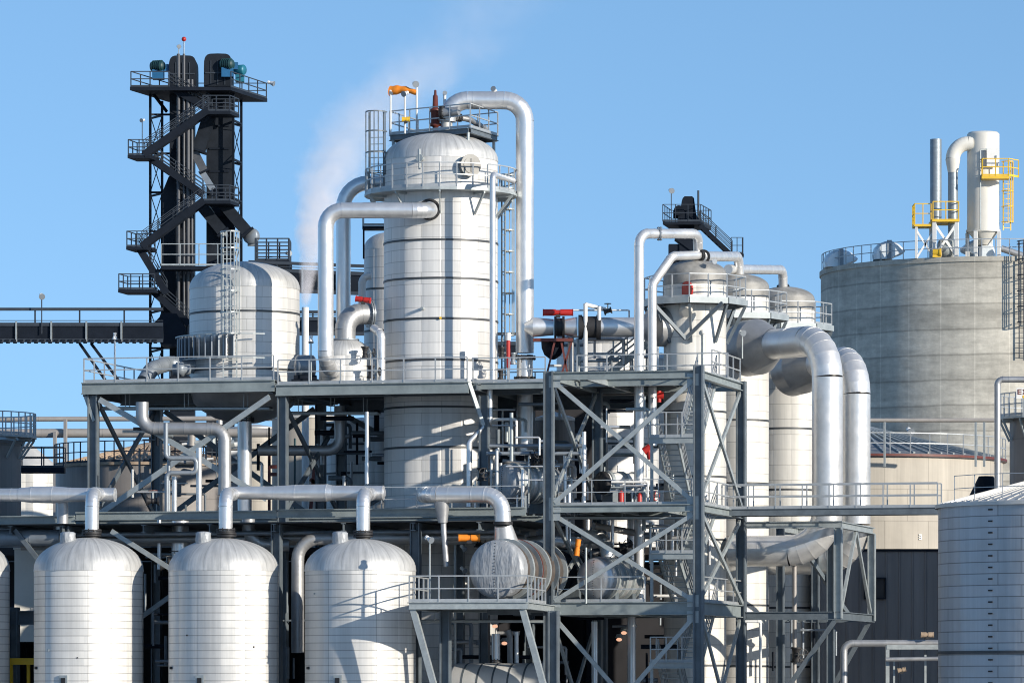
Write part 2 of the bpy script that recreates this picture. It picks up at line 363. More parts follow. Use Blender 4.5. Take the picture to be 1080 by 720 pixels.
def ladder(label, p, q, face, w=.5, cage=True, mat=None, name=None, hoop=.75, z0=2.2):
    """vertical ladder p->q (bottom centre to top centre); face = outward unit vector (where the cage bulges)"""
    mat = mat or M['galv']; p, q = V(p), V(q); fc = V(face).normalized(); sd = fc.cross(UP).normalized()
    o = thing(name or ('caged_ladder' if cage else 'ladder'), label, 'ladder', p)
    mb = MB(); L = (q-p).length
    for k in (-1, 1): mb.beam(p+sd*k*w/2, q+sd*k*w/2+UP*1.0, .06, .06, sd)
    for i in range(int(L/.3)+1):
        c = p+UP*(.15+.3*i); mb.beam(c-sd*w/2, c+sd*w/2, .03, .03)
    part('rungs_and_rails', mb, mat, o)
    if cage:
        mb = MB(); z = z0
        def hp(z_): return [p+UP*z_+sd*(w*.72*math.cos(a))+fc*(hoop*math.sin(a)) for a in [math.pi*i/8 for i in range(9)]]
        zs = []
        while z < L+1.0: zs.append(z); z += .95
        zs.append(L+1.0)
        for z_ in zs:
            a = hp(z_)
            for i in range(8): mb.beam(a[i], a[i+1], .06, .03, UP)
        A, B = hp(z0), hp(L+1.0)
        for i in (1, 3, 4, 5, 7): mb.beam(A[i], B[i], .05, .03)
        part('cage', mb, mat, o)
    return o
def stairs(label, p, q, wdir, w=.9, mat=None, rmat=None, name='staircase', rails=True, sh=.28):
    mat = mat or M['galv']; rmat = rmat or M['rail']; p, q = V(p), V(q); wd = V(wdir).normalized(); o = thing(name, label, 'staircase', p if p.z < q.z else q)
    for k in (-1, 1):
        mb = MB(); mb.beam(p+wd*k*w/2, q+wd*k*w/2, .06, sh, wd); part('stringer', mb, mat, o)
    mb = MB(); n = max(2, int(abs(q.z-p.z)/.21)); d = (q-p); run = V((d.x, d.y, 0)).normalized()
    for i in range(1, n): mb.obox(p+d*(i/n), wd*(w-.07), run*.25, UP*.04)
    part('treads', mb, mat, o)
    if rails:
        for k in (-1, 1):
            mb = MB()
            for hh in (1.0, .72, .45): mb.beam(p+wd*k*w/2+UP*hh, q+wd*k*w/2+UP*hh, .045, .045)
            m = max(1, int(d.length/1.1))
            for i in range(m+1): c = p+wd*k*w/2+d*(i/m); mb.beam(c, c+UP*.998, .045, .045, wd)
            part('handrail', mb, rmat, o)
    return o
def floodlight(label, p, pole=2.0, aim=(0.3,-.8,-.5), mat=None, r=.032, size=.3, group=None):
    mat = mat or M['galv']; p = V(p); o = thing('floodlight', label, 'floodlight', p, group); t = p+UP*pole
    if pole > .05:
        mb = MB(); mb.cyl(p, t, r, 8); part('pole', mb, mat, o)
    a = V(aim).normalized(); mb = MB(); c = t+UP*.05
    mb.cone(c-a*size*.5, c+a*size*.35, size*.2, size*.46, 14); mb.cyl(c-a*size*.8, c-a*size*.5, size*.3, 12); part('lamp_head', mb, M['lampw'], o)
    mb = MB(); mb.cyl(c+a*(size*.35), c+a*size*.42, size*.48, 14); part('lamp_rim', mb, M['pipe_grey'], o)
    return o
def plat(name, label, loc): return thing(name, label, 'platform', loc)
def xbrace(o, a, b, c, d, w=.16, mat=None, nm='brace', t=.1):
    for p, q in ((a, b), (c, d)):
        mb = MB(); mb.beam(p, q, t, w, None); part(nm, mb, mat or M['galv'], o)
def exchanger(label, c, ax, r, L, front='blanket', body='pipe_dull', name='heat_exchanger', rings=4, collar='steel', nz=True, redring=False):
    c = V(c); ax = V(ax).normalized(); o = thing(name, label, 'heat exchanger', c-UP*r)
    mb = MB(); n = 40
    mb.lathe(c, [(r*.94, 0), (r*.94, L), (r*.8, L+.3), (.01, L+.42)], ax, n); part('shell', mb, M[body], o)
    mb = MB(); prof = []
    for i in range(9): a = math.pi/2*i/8; prof.append((r*max(math.cos(a), 0)**.7, -.24*r*math.sin(a)))
    mb.lathe(c, [(r, .35*r), (r, 0)]+prof, ax, n); fr = part('end_cover', mb, M[front], o)
    mb = MB()
    sd = ax.cross(UP).normalized()
    for t in range(-8, 9):
        z = r*t/9.0; k = math.sqrt(max(0, 1-(z/r)**2)); mb.sphere(c+UP*z-ax*(.24*r*k**.9+.02), .022, 6)
    part('lacing', mb, M['black'], fr)
    for k in range(rings):
        t = L*(.18+.72*k/max(1, rings-1)); mb = MB(); mb.lathe(c, [(r*.9, t-.08), (r*1.07, t-.08), (r*1.07, t-.08), (r*1.07, t+.08), (r*1.07, t+.08), (r*.9, t+.08)], ax, n); part('collar', mb, M[collar if k % 2 else 'galv'], o)
    if redring:
        for t in (L*.36,):
            mb = MB(); mb.lathe(c, [(r*.9, t-.05), (r*1.09, t-.03), (r*1.09, t-.03), (r*1.09, t+.03), (r*1.09, t+.03), (r*.9, t+.03)], ax, n); part('red_ring', mb, M['maroon'], o)
    for t in (L*.25, L*.8):
        mb = MB(); mb.box(c+ax*t-UP*(r+.1), r*1.5, .3, r*.9, sd, ax); part('saddle', mb, M['steel'], o)
    return o
def valve(label, p, ax, r=.18, L=.5, mat='pipe_grey', wheel='red', up=UP, cat='valve'):
    p = V(p); ax = V(ax).normalized(); o = thing('valve', label, cat, p)
    mb = MB(); mb.cone(p-ax*L/2, p, r*1.1, r*.6, 14); mb.cone(p, p+ax*L/2, r*.6, r*1.1, 14); mb.sphere(p, r*.85, 12)
    for k in (-1, 1): mb.cyl(p+ax*k*L/2-ax*.03, p+ax*k*L/2+ax*.03, r*1.35, 14)
    part('valve_body', mb, M[mat], o)
    mb = MB(); u = V(up).normalized(); mb.cyl(p, p+u*r*3, r*.25, 8); part('stem', mb, M['galv'], o)
    mb = MB(); c = p+u*r*3; a = mb.ring(c, u, r*1.3, 14)
    for i in range(14): mb.beam(a[i], a[(i+1) % 14], .03, .03)
    mb.beam(a[0], a[7], .03, .03); mb.beam(a[3], a[10], .03, .03); part('handwheel', mb, M[wheel], o)
    return o
def actuator(label, p, ax, L, r, mat='red'):
    p = V(p); ax = V(ax).normalized(); o = thing('valve_actuator', label, 'actuator', p-UP*r)
    mb = MB(); mb.cyl(p-ax*L/2, p-ax*L*.08, r, 14); mb.cyl(p+ax*L*.08, p+ax*L/2, r, 14); mb.cyl(p-ax*L*.08, p+ax*L*.08, r*.8, 14); part('cylinder', mb, M[mat], o)
    for k in (-1, 1):
        mb = MB(); mb.cyl(p+ax*k*L/2, p+ax*k*(L/2+.03), r*1.12, 14); part('end_cap', mb, M[mat], o)
    mb = MB(); mb.box(p-UP*r*1.1, r*1.4, r*1.4, r*.9); part('yoke', mb, M['black'], o); return o
def extinguisher(label, p, h=.75, r=.13):
    p = V(p); o = thing('fire_extinguisher', label, 'extinguisher', p, 'fire extinguishers on the steel tower')
    mb = MB(); mb.lathe(p, [(r, 0), (r, h*.75), (r*.75, h*.86), (r*.3, h*.92), (.001, h*.93)], UP, 16); part('cylinder', mb, M['red'], o)
    mb = MB(); mb.cyl(p+UP*h*.9, p+UP*h, r*.25, 8); mb.box(p+UP*h, r*1.2, r*.4, .04); part('handle', mb, M['black'], o); return o

def mk_sun_glint():
    m = NT('lit_lamp'); m.b.inputs['Base Color'].default_value = (.8, .5, .35, 1); m.b.inputs['Emission Color'].default_value = (1, .55, .35, 1); m.b.inputs['Emission Strength'].default_value = .6; return m.m  # weak emission stands in for sun glints on unlit lamp glass
M['glow'] = mk_sun_glint()
SKYLIFT, SKYSAT, SKYHUE, SKYSTR, EXPO = .20, 1.12, .499, .15, .57
# ================================================================== WORLD, CAMERA
AZ, EL = R(51), R(15.5)
sdir = V((math.sin(AZ)*math.cos(EL), -math.cos(AZ)*math.cos(EL), math.sin(EL)))
sd = bpy.data.lights.new('sun', 'SUN'); sd.energy = 3.8; sd.angle = R(.5); sd.color = (1, .915, .79)
so = bpy.data.objects.new('sun', sd); col.objects.link(so); so.rotation_euler = sdir.to_track_quat('Z', 'Y').to_euler(); so.location = (60, -60, 80)
wd = bpy.data.worlds.new('World'); sc.world = wd; wd.use_nodes = True; t = wd.node_tree; bg = t.nodes['Background']
sky = t.nodes.new('ShaderNodeTexSky'); sky.sky_type = 'NISHITA'; sky.sun_disc = False; sky.sun_elevation = EL; sky.sun_rotation = math.atan2(sdir.x, sdir.y)
sky.air_density = 1.0; sky.dust_density = .25; sky.ozone_density = 2.0; sky.altitude = 200
tc = t.nodes.new('ShaderNodeTexCoord'); mp = t.nodes.new('ShaderNodeMapping'); mp.inputs['Location'].default_value = (0, 0, SKYLIFT)
t.links.new(tc.outputs['Generated'], mp.inputs['Vector']); t.links.new(mp.outputs[0], sky.inputs['Vector'])
hs = t.nodes.new('ShaderNodeHueSaturation'); hs.inputs['Saturation'].default_value = SKYSAT; hs.inputs['Hue'].default_value = SKYHUE
t.links.new(sky.outputs[0], hs.inputs['Color']); t.links.new(hs.outputs[0], bg.inputs['Color'])
bg.inputs['Strength'].default_value = SKYSTR
sc.view_settings.view_transform = 'Standard'; sc.view_settings.look = 'None'; sc.view_settings.exposure = EXPO; sc.view_settings.gamma = 1
cam = bpy.data.cameras.new('camera'); co = bpy.data.objects.new('camera', cam); col.objects.link(co); sc.camera = co
co.location = (0, 0, CZ); co.rotation_euler = (R(90), 0, 0); cam.sensor_width = 36; cam.lens = F/1080*36; cam.shift_y = (HY-360)/1080; cam.clip_end = 8000; cam.clip_start = 1
cy = sc.cycles; cy.filter_width = 1.05; cy.max_bounces = 6; cy.diffuse_bounces = 3; cy.glossy_bounces = 3; cy.volume_bounces = 5; cy.transparent_max_bounces = 8

# ================================================================== GROUND
mb = MB(); mb.add([(-4000, -600, 0), (4000, -600, 0), (4000, 7000, 0), (-4000, 7000, 0)], [(0, 1, 2, 3)]); struct('ground', mb, M['ground'])

# ================================================================== STEEL TOWER (front, open frame)
LA, LB, LC = 19.4, 13.76, 9.64
C2 = W(737, 0, 200); C2.z = 0
def T(a, b, z): return C2-U*a+N_*b+UP*z     # a: metres to the left of the near right column, b: back
TW, TD = 6.5, 9.2
st = thing('steel_tower', 'open blue-grey steel tower of X-braced bays standing in front of the white columns', 'scaffold', T(TW/2, TD/2, 0))
for a, b, top in ((0, 0, LA+.2), (TW, 0, LA+.05), (0, TD, LA+.1), (TW, TD, LA)):
    mb = MB(); mb.hbeam(T(a, b, 0), T(a, b, top), .42, .40, U, .065); part('column', mb, M['steel'], st)
for z, h in ((LA, .34), (LB, .32), (LC, .55)):
    for p, q in ((T(TW-.22, 0, z-h/2), T(.22, 0, z-h/2)), (T(0, .22, z-h/2), T(0, TD-.22, z-h/2)), (T(TW, .22, z-h/2), T(TW, TD-.22, z-h/2)), (T(TW-.22, TD, z-h/2), T(.22, TD, z-h/2)), (T(TW-.3, TD*.5, z-h/2), T(.3, TD*.5, z-h/2))):
        mb = MB(); mb.hbeam(p, q, h, .26, UP, .04); part('beam', mb, M['beamst'], st)
    for a in ((1.7, 3.6, 5.2) if z != LA else (5.0,)):
        mb = MB(); mb.hbeam(T(a, .2, z-h/2), T(a, TD-.2, z-h/2), h*.9, .16, UP, .03); part('joist', mb, M['galv'], st)
for z0, z1 in ((LB+.1, LA-.45), (LC+.05, LB-.45), (2.2, LC-.7)):
    for b in (0,):
        xbrace(st, T(TW-.25, b-.02, z0), T(.25, b-.02, z1), T(TW-.25, b+.1, z1), T(.25, b+.1, z0), .18)
    for a in (0, TW):
        xbrace(st, T(a+.02, .25, z0), T(a+.02, TD-.25, z1), T(a-.1, .25, z1), T(a-.1, TD-.25, z0), .2)
    for a in (TW-.25, .25):
        for zz in (z1+.05, z0-.02):
            mb = MB(); mb.box(T(a, -.03, zz), .5, .02, .5, U, N_); part('gusset_plate', mb, M['galv'], st)
mb = MB(); mb.prism([T(TW-.3, 5.4, 0), T(2.6, 5.4, 0), T(2.6, TD+2, 0), T(TW-.3, TD+2, 0)], LA-.05, LA); part('deck', mb, M['grating'], st)
mb = MB(); mb.prism([T(TW-.3, .25, 0), T(2.3, .25, 0), T(2.3, TD, 0), T(TW-.3, TD, 0)], LB-.05, LB); part('deck', mb, M['grating'], st)
mb = MB(); mb.prism([T(TW-.3, .25, 0), T(2.5, .25, 0), T(2.5, TD, 0), T(TW-.3, TD, 0)], LC-.05, LC); part('deck', mb, M['grating'], st)
railing(st, [T(TW, 5.2, LA), T(-.2, 5.2, LA)], sp=1.3)
railing(st, [T(.05, 3.0, LA), T(.05, TD, LA)], sp=1.5)
railing(st, [T(TW-.3, .35, LC), T(2.4, .35, LC)], sp=1.6)
railing(st, [T(TW-.3, .5, LB), T(.4, .5, LB)], sp=1.6, r=.018)
railing(st, [T(0, .4, LC), T(0, TD, LC)], sp=1.9)
railing(st, [T(0, .4, LB), T(0, TD, LB)], sp=1.9)
# stairs inside the tower (flights run back from a front landing)
SZ = [(LB, LA, 461), (LC, LB, 583), (4.2, LC, 698)]
words = ['topmost', 'middle', 'lowest']
for i, (za, zb, py) in enumerate(SZ):
    zl = Zat(py, 201.5)
    lo = plat('stair_landing', ['highest stair landing inside the steel tower, between the two upper decks', 'middle stair landing inside the steel tower, level with the big foil-wrapped exchanger', 'lowest stair landing inside the steel tower, just above the picture bottom'][i], T(1.3, 1.5, zl))
    mb = MB(); mb.prism([T(2.35, 1.2, 0), T(.3, 1.2, 0), T(.3, 2.4, 0), T(2.35, 2.4, 0)], zl-.05, zl); part('deck', mb, M['grating'], lo)
    mb = MB(); mb.hbeam(T(2.4, 1.15, zl-.13), T(.28, 1.15, zl-.13), .26, .14, UP, .03); part('edge_beam', mb, M['galv'], lo)
    railing(lo, [T(2.35, 2.4, zl), T(2.35, 1.22, zl), T(.3, 1.22, zl)], sp=.8)
    mb = MB(); mb.beam(T(2.3, 1.25, za), T(2.3, 1.25, zl-.05), .12, .12, U); part('leg', mb, M['galv'], lo)
    stairs(['upper flight of grey stairs climbing back from the highest landing in the steel tower', 'upper flight of grey stairs climbing back from the middle landing in the steel tower', 'upper flight of grey stairs climbing back from the lowest landing in the steel tower'][i], T(.8, 2.4, zl), T(.8, 5.6, zb), U, .85)
    stairs(['lower flight of grey stairs dropping back from the highest landing in the steel tower', 'lower flight of grey stairs dropping back from the middle landing in the steel tower', 'lower flight of grey stairs dropping back from the lowest landing in the steel tower'][i], T(1.85, 2.4, zl), T(1.85, 5.6, za), U, .85)
extinguisher('larger red fire extinguisher on the middle deck of the steel tower', T(TW-2.6, 2.4, LB))
extinguisher('smaller red fire extinguisher right of its twin on the middle deck of the steel tower', T(TW-3.3, 2.9, LB), .65, .1)

# left lower platform of the tower (exchanger deck)
A0 = W(431.5, 0, 194.2); A0.z = 0
U7 = V((math.cos(R(8)), -math.sin(R(8)), 0)); N7 = V((math.sin(R(8)), math.cos(R(8)), 0))
def Q(a, b, z): return A0+U7*a+N7*b+UP*z
QW, QD = 4.9, 8.2
lp = plat('exchanger_platform', 'low railed steel platform carrying the foil-wrapped exchanger, left of the steel tower', Q(QW/2, 2, 0))
zc = Zat(634.5, 194.0)
mb = MB(); mb.prism([Q(.1, .1, 0), Q(QW, .1, 0), Q(QW, QD, 0), Q(.1, QD, 0)], zc-.05, zc); part('deck', mb, M['grating'], lp)
for p, q in ((Q(0, 0, zc-.15), Q(QW, 0, zc-.15)), (Q(QW, .15, zc-.15), Q(QW, QD, zc-.15)), (Q(0, .15, zc-.15), Q(0, QD, zc-.15)), (Q(0, QD, zc-.15), Q(QW, QD, zc-.15))):
    mb = MB(); mb.hbeam(p, q, .29, .2, UP, .035); part('edge_beam', mb, M['galv'], lp)
for a in (.25, QW-.12):
    mb = MB(); mb.beam(Q(a-.1, .15, zc-.3), Q(a+1.2, .15, zc-5.0), .24, .24, U); part('knee_brace', mb, M['galv'], lp)
for a in (.95, QW+.6):
    mb = MB(); mb.hbeam(Q(a, 3.6, 0), Q(a, 3.6, zc-.3), .42, .4, U, .05); part('column', mb, M['steel'], lp)
railing(lp, [Q(0, 5, zc), Q(0, .05, zc), Q(QW, .05, zc), Q(QW, 5.5, zc)], sp=1.18)

# ================================================================== MAIN PROCESS DECK (y~405)
PL = W(290, 0, 208.5); PL.z = 0
def P(a, b, z): return PL+U*a+N_*b+UP*z
zR, zL = 19.33, 19.55
main = plat('process_deck', 'high steel deck under the tallest white tower, right of the vessel deck', P(6, 4, 0))
mb = MB(); mb.prism([P(.03, .1, 0), P(8.75, .1, 0), P(8.75, .9, 0), P(12.1, .9, 0), P(12.1, 3.6, 0), P(17.0, 3.6, 0), P(17.0, 10.5, 0), P(.03, 10.5, 0)], zR-.06, zR); part('deck', mb, M['grating'], main)
mb = MB(); mb.hbeam(P(.05, 0, zR-.26), P(8.8, 0, zR-.26), .5, .25, UP, .05); part('edge_beam', mb, M['beamst'], main)
mb = MB(); mb.hbeam(P(8.8, .8, zR-.16), P(12.1, .8, zR-.16), .3, .2, UP, .04); part('edge_beam', mb, M['beamst'], main)
mb = MB(); mb.hbeam(P(.1, 3.0, zR-.25), P(12, 3.0, zR-.25), .34, .2, UP, .05); part('beam', mb, M['steel'], main)
mb = MB(); mb.hbeam(P(.1, 9.9, zR-.4), P(17, 9.9, zR-.4), .6, .25, UP, .05); part('beam', mb, M['steel'], main)
for a in (.6, 4.4, 9.1):
    mb = MB(); mb.hbeam(P(a, .15, zR-.23), P(a, 10, zR-.23), .30, .16, UP, .04); part('joist', mb, M['steel'], main)
for a, b in ((.3, .2), (9.2, 1.2), (.3, 9.5), (9.2, 9.5), (12.6, 9.5)):
    mb = MB(); mb.hbeam(P(a, b, 0), P(a, b, zR-.55), .42, .4, U, .05); part('column', mb, M['steel'], main)
xbrace(main, P(.3, .6, zR-.9), P(.3, 9.2, 13.9), P(.35, .6, 13.9), P(.35, 9.2, zR-.9), .25, M['steel'])
xbrace(main, P(.6, 9.5, zR-.9), P(9, 9.5, 13.9), P(.6, 9.6, 13.9), P(9, 9.6, zR-.9), .25, M['steel'])
mb = MB(); mb.beam(P(8.8, .05, zR-.05), P(9.35, .4, zR-1.9), .16, .16); part('knee_brace', mb, M['galv'], main)
railing(main, [P(.1, .12, zR), P(8.7, .12, zR)], sp=1.35)
railing(main, [P(8.75, .95, zR), P(12.0, .95, zR)], sp=1.4)
railing(main, [P(.1, 10.3, zR), P(16.9, 10.3, zR)], sp=1.6)
LWd = 8.95
ml = plat('vessel_deck', 'high steel deck carrying the domed white vessel at the left end of the plant', P(-4.5, 4, 0))
mb = MB(); mb.prism([P(-LWd, .1, 0), P(-.03, .1, 0), P(-.03, 10, 0), P(-LWd, 10, 0)], zL-.06, zL); part('deck', mb, M['grating'], ml)
for b in (0, 10.0):
    mb = MB(); mb.hbeam(P(-LWd, b, zL-.27), P(-.02, b, zL-.27), .52, .25, UP, .05); part('edge_beam', mb, M['beamst'], ml)
for a in (-LWd+.1, -.25):
    mb = MB(); mb.hbeam(P(a, .15, zL-.36), P(a, 9.9, zL-.36), .5, .22, UP, .05); part('beam', mb, M['steel'], ml)
mb = MB(); mb.hbeam(P(-LWd+.2, 4.8, zL-.45), P(-.4, 4.8, zL-.45), .6, .25, UP, .05); part('beam', mb, M['steel'], ml)
for a, b in ((-LWd+.45, .25), (-LWd+.45, 9.2), (-.6, 9.2)):
    mb = MB(); mb.hbeam(P(a, b, 0), P(a, b, zL-.55), .44, .4, U, .05); part('column', mb, M['steel'], ml)
mb = MB(); mb.beam(P(-LWd+.05, .2, zL-.5), P(-LWd+.5, .2, zL-1.7), .1, .14); part('knee_brace', mb, M['galv'], ml)
z0, z1 = 13.75, zL-.75
xbrace(ml, P(-LWd+.8, .05, z1), P(-2.6, .05, 15.6), P(-.25, .05, z1), P(-LWd+.8, .18, z0), .24)
mb = MB(); mb.beam(P(-2.6, .05, 15.6), P(-.4, .05, 14.3), .1, .24); part('brace', mb, M['galv'], ml)
xbrace(ml, P(-LWd+.5, .6, z1), P(-LWd+.5, 9, z0), P(-LWd+.42, .6, z0), P(-LWd+.42, 9, z1), .24, M['steel'])
xbrace(ml, P(-LWd+.8, 9.2, z0), P(-.9, 9.2, z1), P(-LWd+.8, 9.3, z1), P(-.9, 9.3, z0), .24, M['steel'])
railing(ml, [P(-LWd+.05, 9.9, zL), P(-LWd+.05, .12, zL), P(-.1, .12, zL)], sp=1.45)
railing(ml, [P(-LWd+1.8, 7.0, zL), P(-6.0, 7.0, zL)], sp=.9)

# ================================================================== TALL WHITE TOWER
YT = 213
tw, tc_, tr = vessel('distillation_tower', 'tallest white clad tower with ring platforms, black straps and a domed top', 'tower', 465, YT, 60, 141, 169, 0, 'tower', (258, 298, 340, 383, 432, 474), n=96)
mb = MB()
zt = Zat(140, YT)
mb.cyl(V((tc_.x+.25, YT, zt-.3)), V((tc_.x+.25, YT, zt+.75)), .27, 16); part('top_nozzle', mb, M['dome'], tw)
# manway
dn = V((math.sin(R(28)), -math.cos(R(28)), 0)); mw = V((tc_.x, YT, Zat(181, YT)))+dn*tr
mb = MB(); mb.cyl(mw-dn*.1, mw+dn*.30, .43, 24); h = part('manway', mb, M['dirty'], tw)
mb = MB(); mb.cyl(mw+dn*.30, mw+dn*.37, .50, 24); mb.cyl(mw+dn*.38, mw+dn*.40, .36, 24); mb.cyl(mw+dn*.41+UP*.3, mw+dn*.41-UP*.3, .03, 6); part('cover', mb, M['dirty'], h)
dn2 = V((math.sin(R(-18)), -math.cos(R(-18)), 0)); nz = V((tc_.x, YT, Zat(174, YT)))+dn2*tr
mb = MB(); mb.cyl(nz-dn2*.1, nz+dn2*.35, .09, 10); mb.cyl(nz+dn2*.35, nz+dn2*.42, .17, 12); mb.cyl(nz+dn2*.38-UP*.5, nz+dn2*.38+UP*.4, .05, 8); part('instrument_nozzle', mb, M['galv'], tw)
dn3 = V((math.sin(R(-17)), -math.cos(R(-17)), 0)); nz = V((tc_.x, YT, Zat(330, YT)))+dn3*tr
mb = MB(); mb.cyl(nz-dn3*.1, nz+dn3*.22, .07, 10); part('instrument_nozzle', mb, M['galv'], tw)
nz = V((tc_.x+.02*1, YT-tr, Zat(340, YT)))
mb = MB(); mb.cyl(nz+V((0,.1,0)), nz-V((0,.12,0)), .06, 8); part('instrument_nozzle', mb, M['yellow'], tw)
# ring platform
def ring_platform(name, label, c, ri, ro, z, seg=28, a0=0, a1=360, brackets=8, steel='galv', rmat=None, th=.12, drop=1.1, sp=1.2):
    o = plat(name, label, (c.x, c.y, z)); mb = MB(); n = seg; cl = (a1-a0) >= 359
    A = arc_pts(c, ri, a0, a1, n, z-th); B = arc_pts(c, ro, a0, a1, n, z-th); vs = A+B+[p+UP*th for p in A]+[p+UP*th for p in B]; m = n+1; fs = []
    for i in range(n):
        fs += [(i, i+1, m+i+1, m+i), (2*m+i, 3*m+i, 3*m+i+1, 2*m+i+1), (m+i, m+i+1, 3*m+i+1, 3*m+i), (i, 2*m+i, 2*m+i+1, i+1)]
    if not cl: fs += [(0, m, 3*m, 2*m), (n, 2*m+n, 3*m+n, m+n)]
    mb.add(vs, fs); part('deck', mb, M[steel], o)
    for i in range(brackets):
        a = R(a0+(a1-a0)*(i+.5)/brackets); d = V((math.cos(a), math.sin(a), 0)); mb = MB()
        mb.beam(c+d*ri+UP*(z-th-.05), c+d*ro*.98+UP*(z-th-.05), .08, .12); mb.beam(c+d*(ri+.02)+UP*(z-drop), c+d*(ro*.96)+UP*(z-th-.1), .07, .1); part('bracket', mb, M[steel], o)
    rp = arc_pts(c, ro-.05, a0, a1, n, z); railing(o, rp[:-1] if cl else rp, closed=cl, sp=sp, mat=rmat); return o
zp = Zat(205, YT)
ring_platform('ring_platform', 'round railed walkway circling the tallest white tower below its dome', tc_, tr+.02, tr+.88, zp, brackets=10)
# top deck (rotated rectangle)
pn, pl_, pr = W(496, 135, 211.3), W(411, 142.5, 214.2), W(525, 145, 214.6); zd = Zat(134.5, 211.3)
pb = pl_+pr-pn
td = plat('top_platform', 'square railed platform on the dome of the tallest white tower', (tc_.x, YT, zd))
poly = [pn, pr, pb, pl_]
mb = MB(); mb.prism([(tc_.x+(p.x-tc_.x)*.99, YT+(p.y-YT)*.99) for p in poly], zd-.05, zd); part('deck', mb, M['grating'], td)
for i in range(4):
    p, q = poly[i].copy(), poly[(i+1) % 4].copy(); p.z = q.z = zd-.13; d = (q-p).normalized()
    mb = MB(); mb.hbeam(p+d*.1, q-d*.1, .24, .16, UP, .03); part('edge_beam', mb, M['steel'], td)
for p in poly:
    mb = MB(); c = V((tc_.x+(p.x-tc_.x)*.93, YT+(p.y-YT)*.93, zd-.2)); mb.cyl(c, c-UP*1.1, .07, 10); part('leg', mb, M['galv'], td)
railing(td, [V((p.x, p.y, zd)) for p in poly], closed=True, sp=1.1)
# top equipment
b = V((tc_.x-.25, YT, zt)); 
rv = thing('relief_valve', 'tall dark red relief valve standing on the top platform of the tallest tower', 'valve', b)
mb = MB(); mb.lathe(b-UP*.1, [(.12, 0), (.12, .35), (.26, .4), (.26, .5), (.2, .55), (.2, 1.0), (.27, 1.05), (.27, 1.15), (.13, 1.2), (.11, 1.75), (.06, 1.8), (.05, 2.0), (.01, 2.02)], UP, 18); part('valve_body', mb, M['maroon'], rv)
mb = MB(); mb.cyl(b+UP*.75, b+UP*.75+V((.5,0,0)), .16, 14); mb.cyl(b+V((.42, 0, .75)), b+V((.5, 0, .75)), .26, 16); part('outlet', mb, M['maroon'], rv)
pp = W(470, 118, YT-.2)
pipe('short grey stub pipe lying across the top platform beside the red relief valve', [(464, 119, YT-.6), (484, 117.5, YT-.9)], 10, 'pipe_dull', flanges=(0,), band=0)
pipe('small dull vent pipe slanting down over the back rail of the top platform', [(482, 124, YT), (495, 126, YT+.4), (512, 136, YT+2.5)], 6, 'pipe_dull', flanges=(0,), band=.6)
ws = thing('windsock', 'orange windsock blown out from a white pole above the tallest tower', 'windsock', W(439, 140, 214))
w0 = W(439.5, 98, 214); w1 = W(411.5, 95.5, 214.5)
mb = MB(); ax = (w1-w0).normalized(); prof = []
for i in range(13):
    t_ = i/12; prof.append((.10+.13*t_+.02*math.sin(t_*19), (w1-w0).length*t_))
mb.lathe(w0, prof, ax, 18)
for i in range(len(mb.v)):
    x, y, z = mb.v[i]; k = (V((x, y, z))-w0).dot(ax)/(w1-w0).length; mb.v[i] = (x, y, z+.10*math.sin(k*3.0)-.04*k)
part('sock', mb, M['orange'], ws)
mb = MB(); mb.cyl(W(439.5, 140, 214), W(439.5, 90, 214), .045, 10); part('pole', mb, M['white'], ws)
floodlight('white floodlight on the windsock pole at the top of the tallest tower', W(438, 90, 214), .0, (.2, -.9, -.2), size=.32)
floodlight('white post lamp at the left corner of the top platform, under the windsock tip', W(412, 141, 214), Zat(99, 214)-Zat(141, 214), (.1, -.9, -.6), M['white'], .04, .2)
floodlight('white post lamp with yellow band below the middle of the windsock', W(427, 141, 213), Zat(100, 213)-Zat(141, 213), (-.5, -.8, -.3), M['white'], .045, .28)
vy = W(428, 126, 212.8); actuator('small yellow valve box on the lamp post under the windsock', vy, (1, 0, 0), .3, .11, 'yellow')
floodlight('small white floodlight on top of the long overhead pipe bend', W(521, 98, YT), .1, (-.3, -.8, .2), size=.26)
floodlight('white lamp on a thick stub post just right of the red relief valve', W(469, 118, YT+.5), Zat(98, YT)-Zat(116, YT), (.1, -.9, .2), M['white'], .07, .22)
# ladders
ladder('caged ladder rising past the left shoulder of the tallest tower to its top platform', W(397, 205, 212.6)-UP*0, W(397, 142, 212.6), (-.15, -1, 0), .66, hoop=.6, mat=M['steel'], z0=.9)
ladder('long ladder with hoops up the right side of the tallest tower', W(531, 405, 214.6), W(531, 208, 214.6), (1, -.35, 0), .45, hoop=.5)

# ================================================================== BIG PIPES AROUND THE TOWER
pipe('large silver pipe bending over the tallest tower and dropping down its right side', [(471.5, 128, YT), (471.5, 106, YT), (553.5, 106, YT), (553.5, 372, YT)], 19, 'pipe', 1.15, n=32)
pipe('fat lower section of the right-hand silver downpipe with black flange pair on the deck', [(553.5, 374, YT), (553.5, 476, YT)], 17, 'pipe', 1, flanges=(( W(553.5, 377, YT), (0,0,1)), (W(553.5, 399, YT), (0,0,1))), n=28)
yB = YT-tr-1.1
pipe('silver pipe leaving the tower front below the ring walkway and bending down left', [(453, 221, YT-tr+.05), (453, 222, yB), (343.5, 222, yB+.1), (343.5, 388, yB+.1), (364, 391, 211.8)], 16.5, 'pipe', 1.05, flanges=((W(453, 221, YT-tr-.12), (0, -1, 0)),), n=32)
pipe('shaded silver pipe curving out behind the tower at the left and dropping behind its twin', [(408, 193, 215), (362, 193, 215), (362, 408, 215)], 15.5, 'pipe', 1.7, n=28)
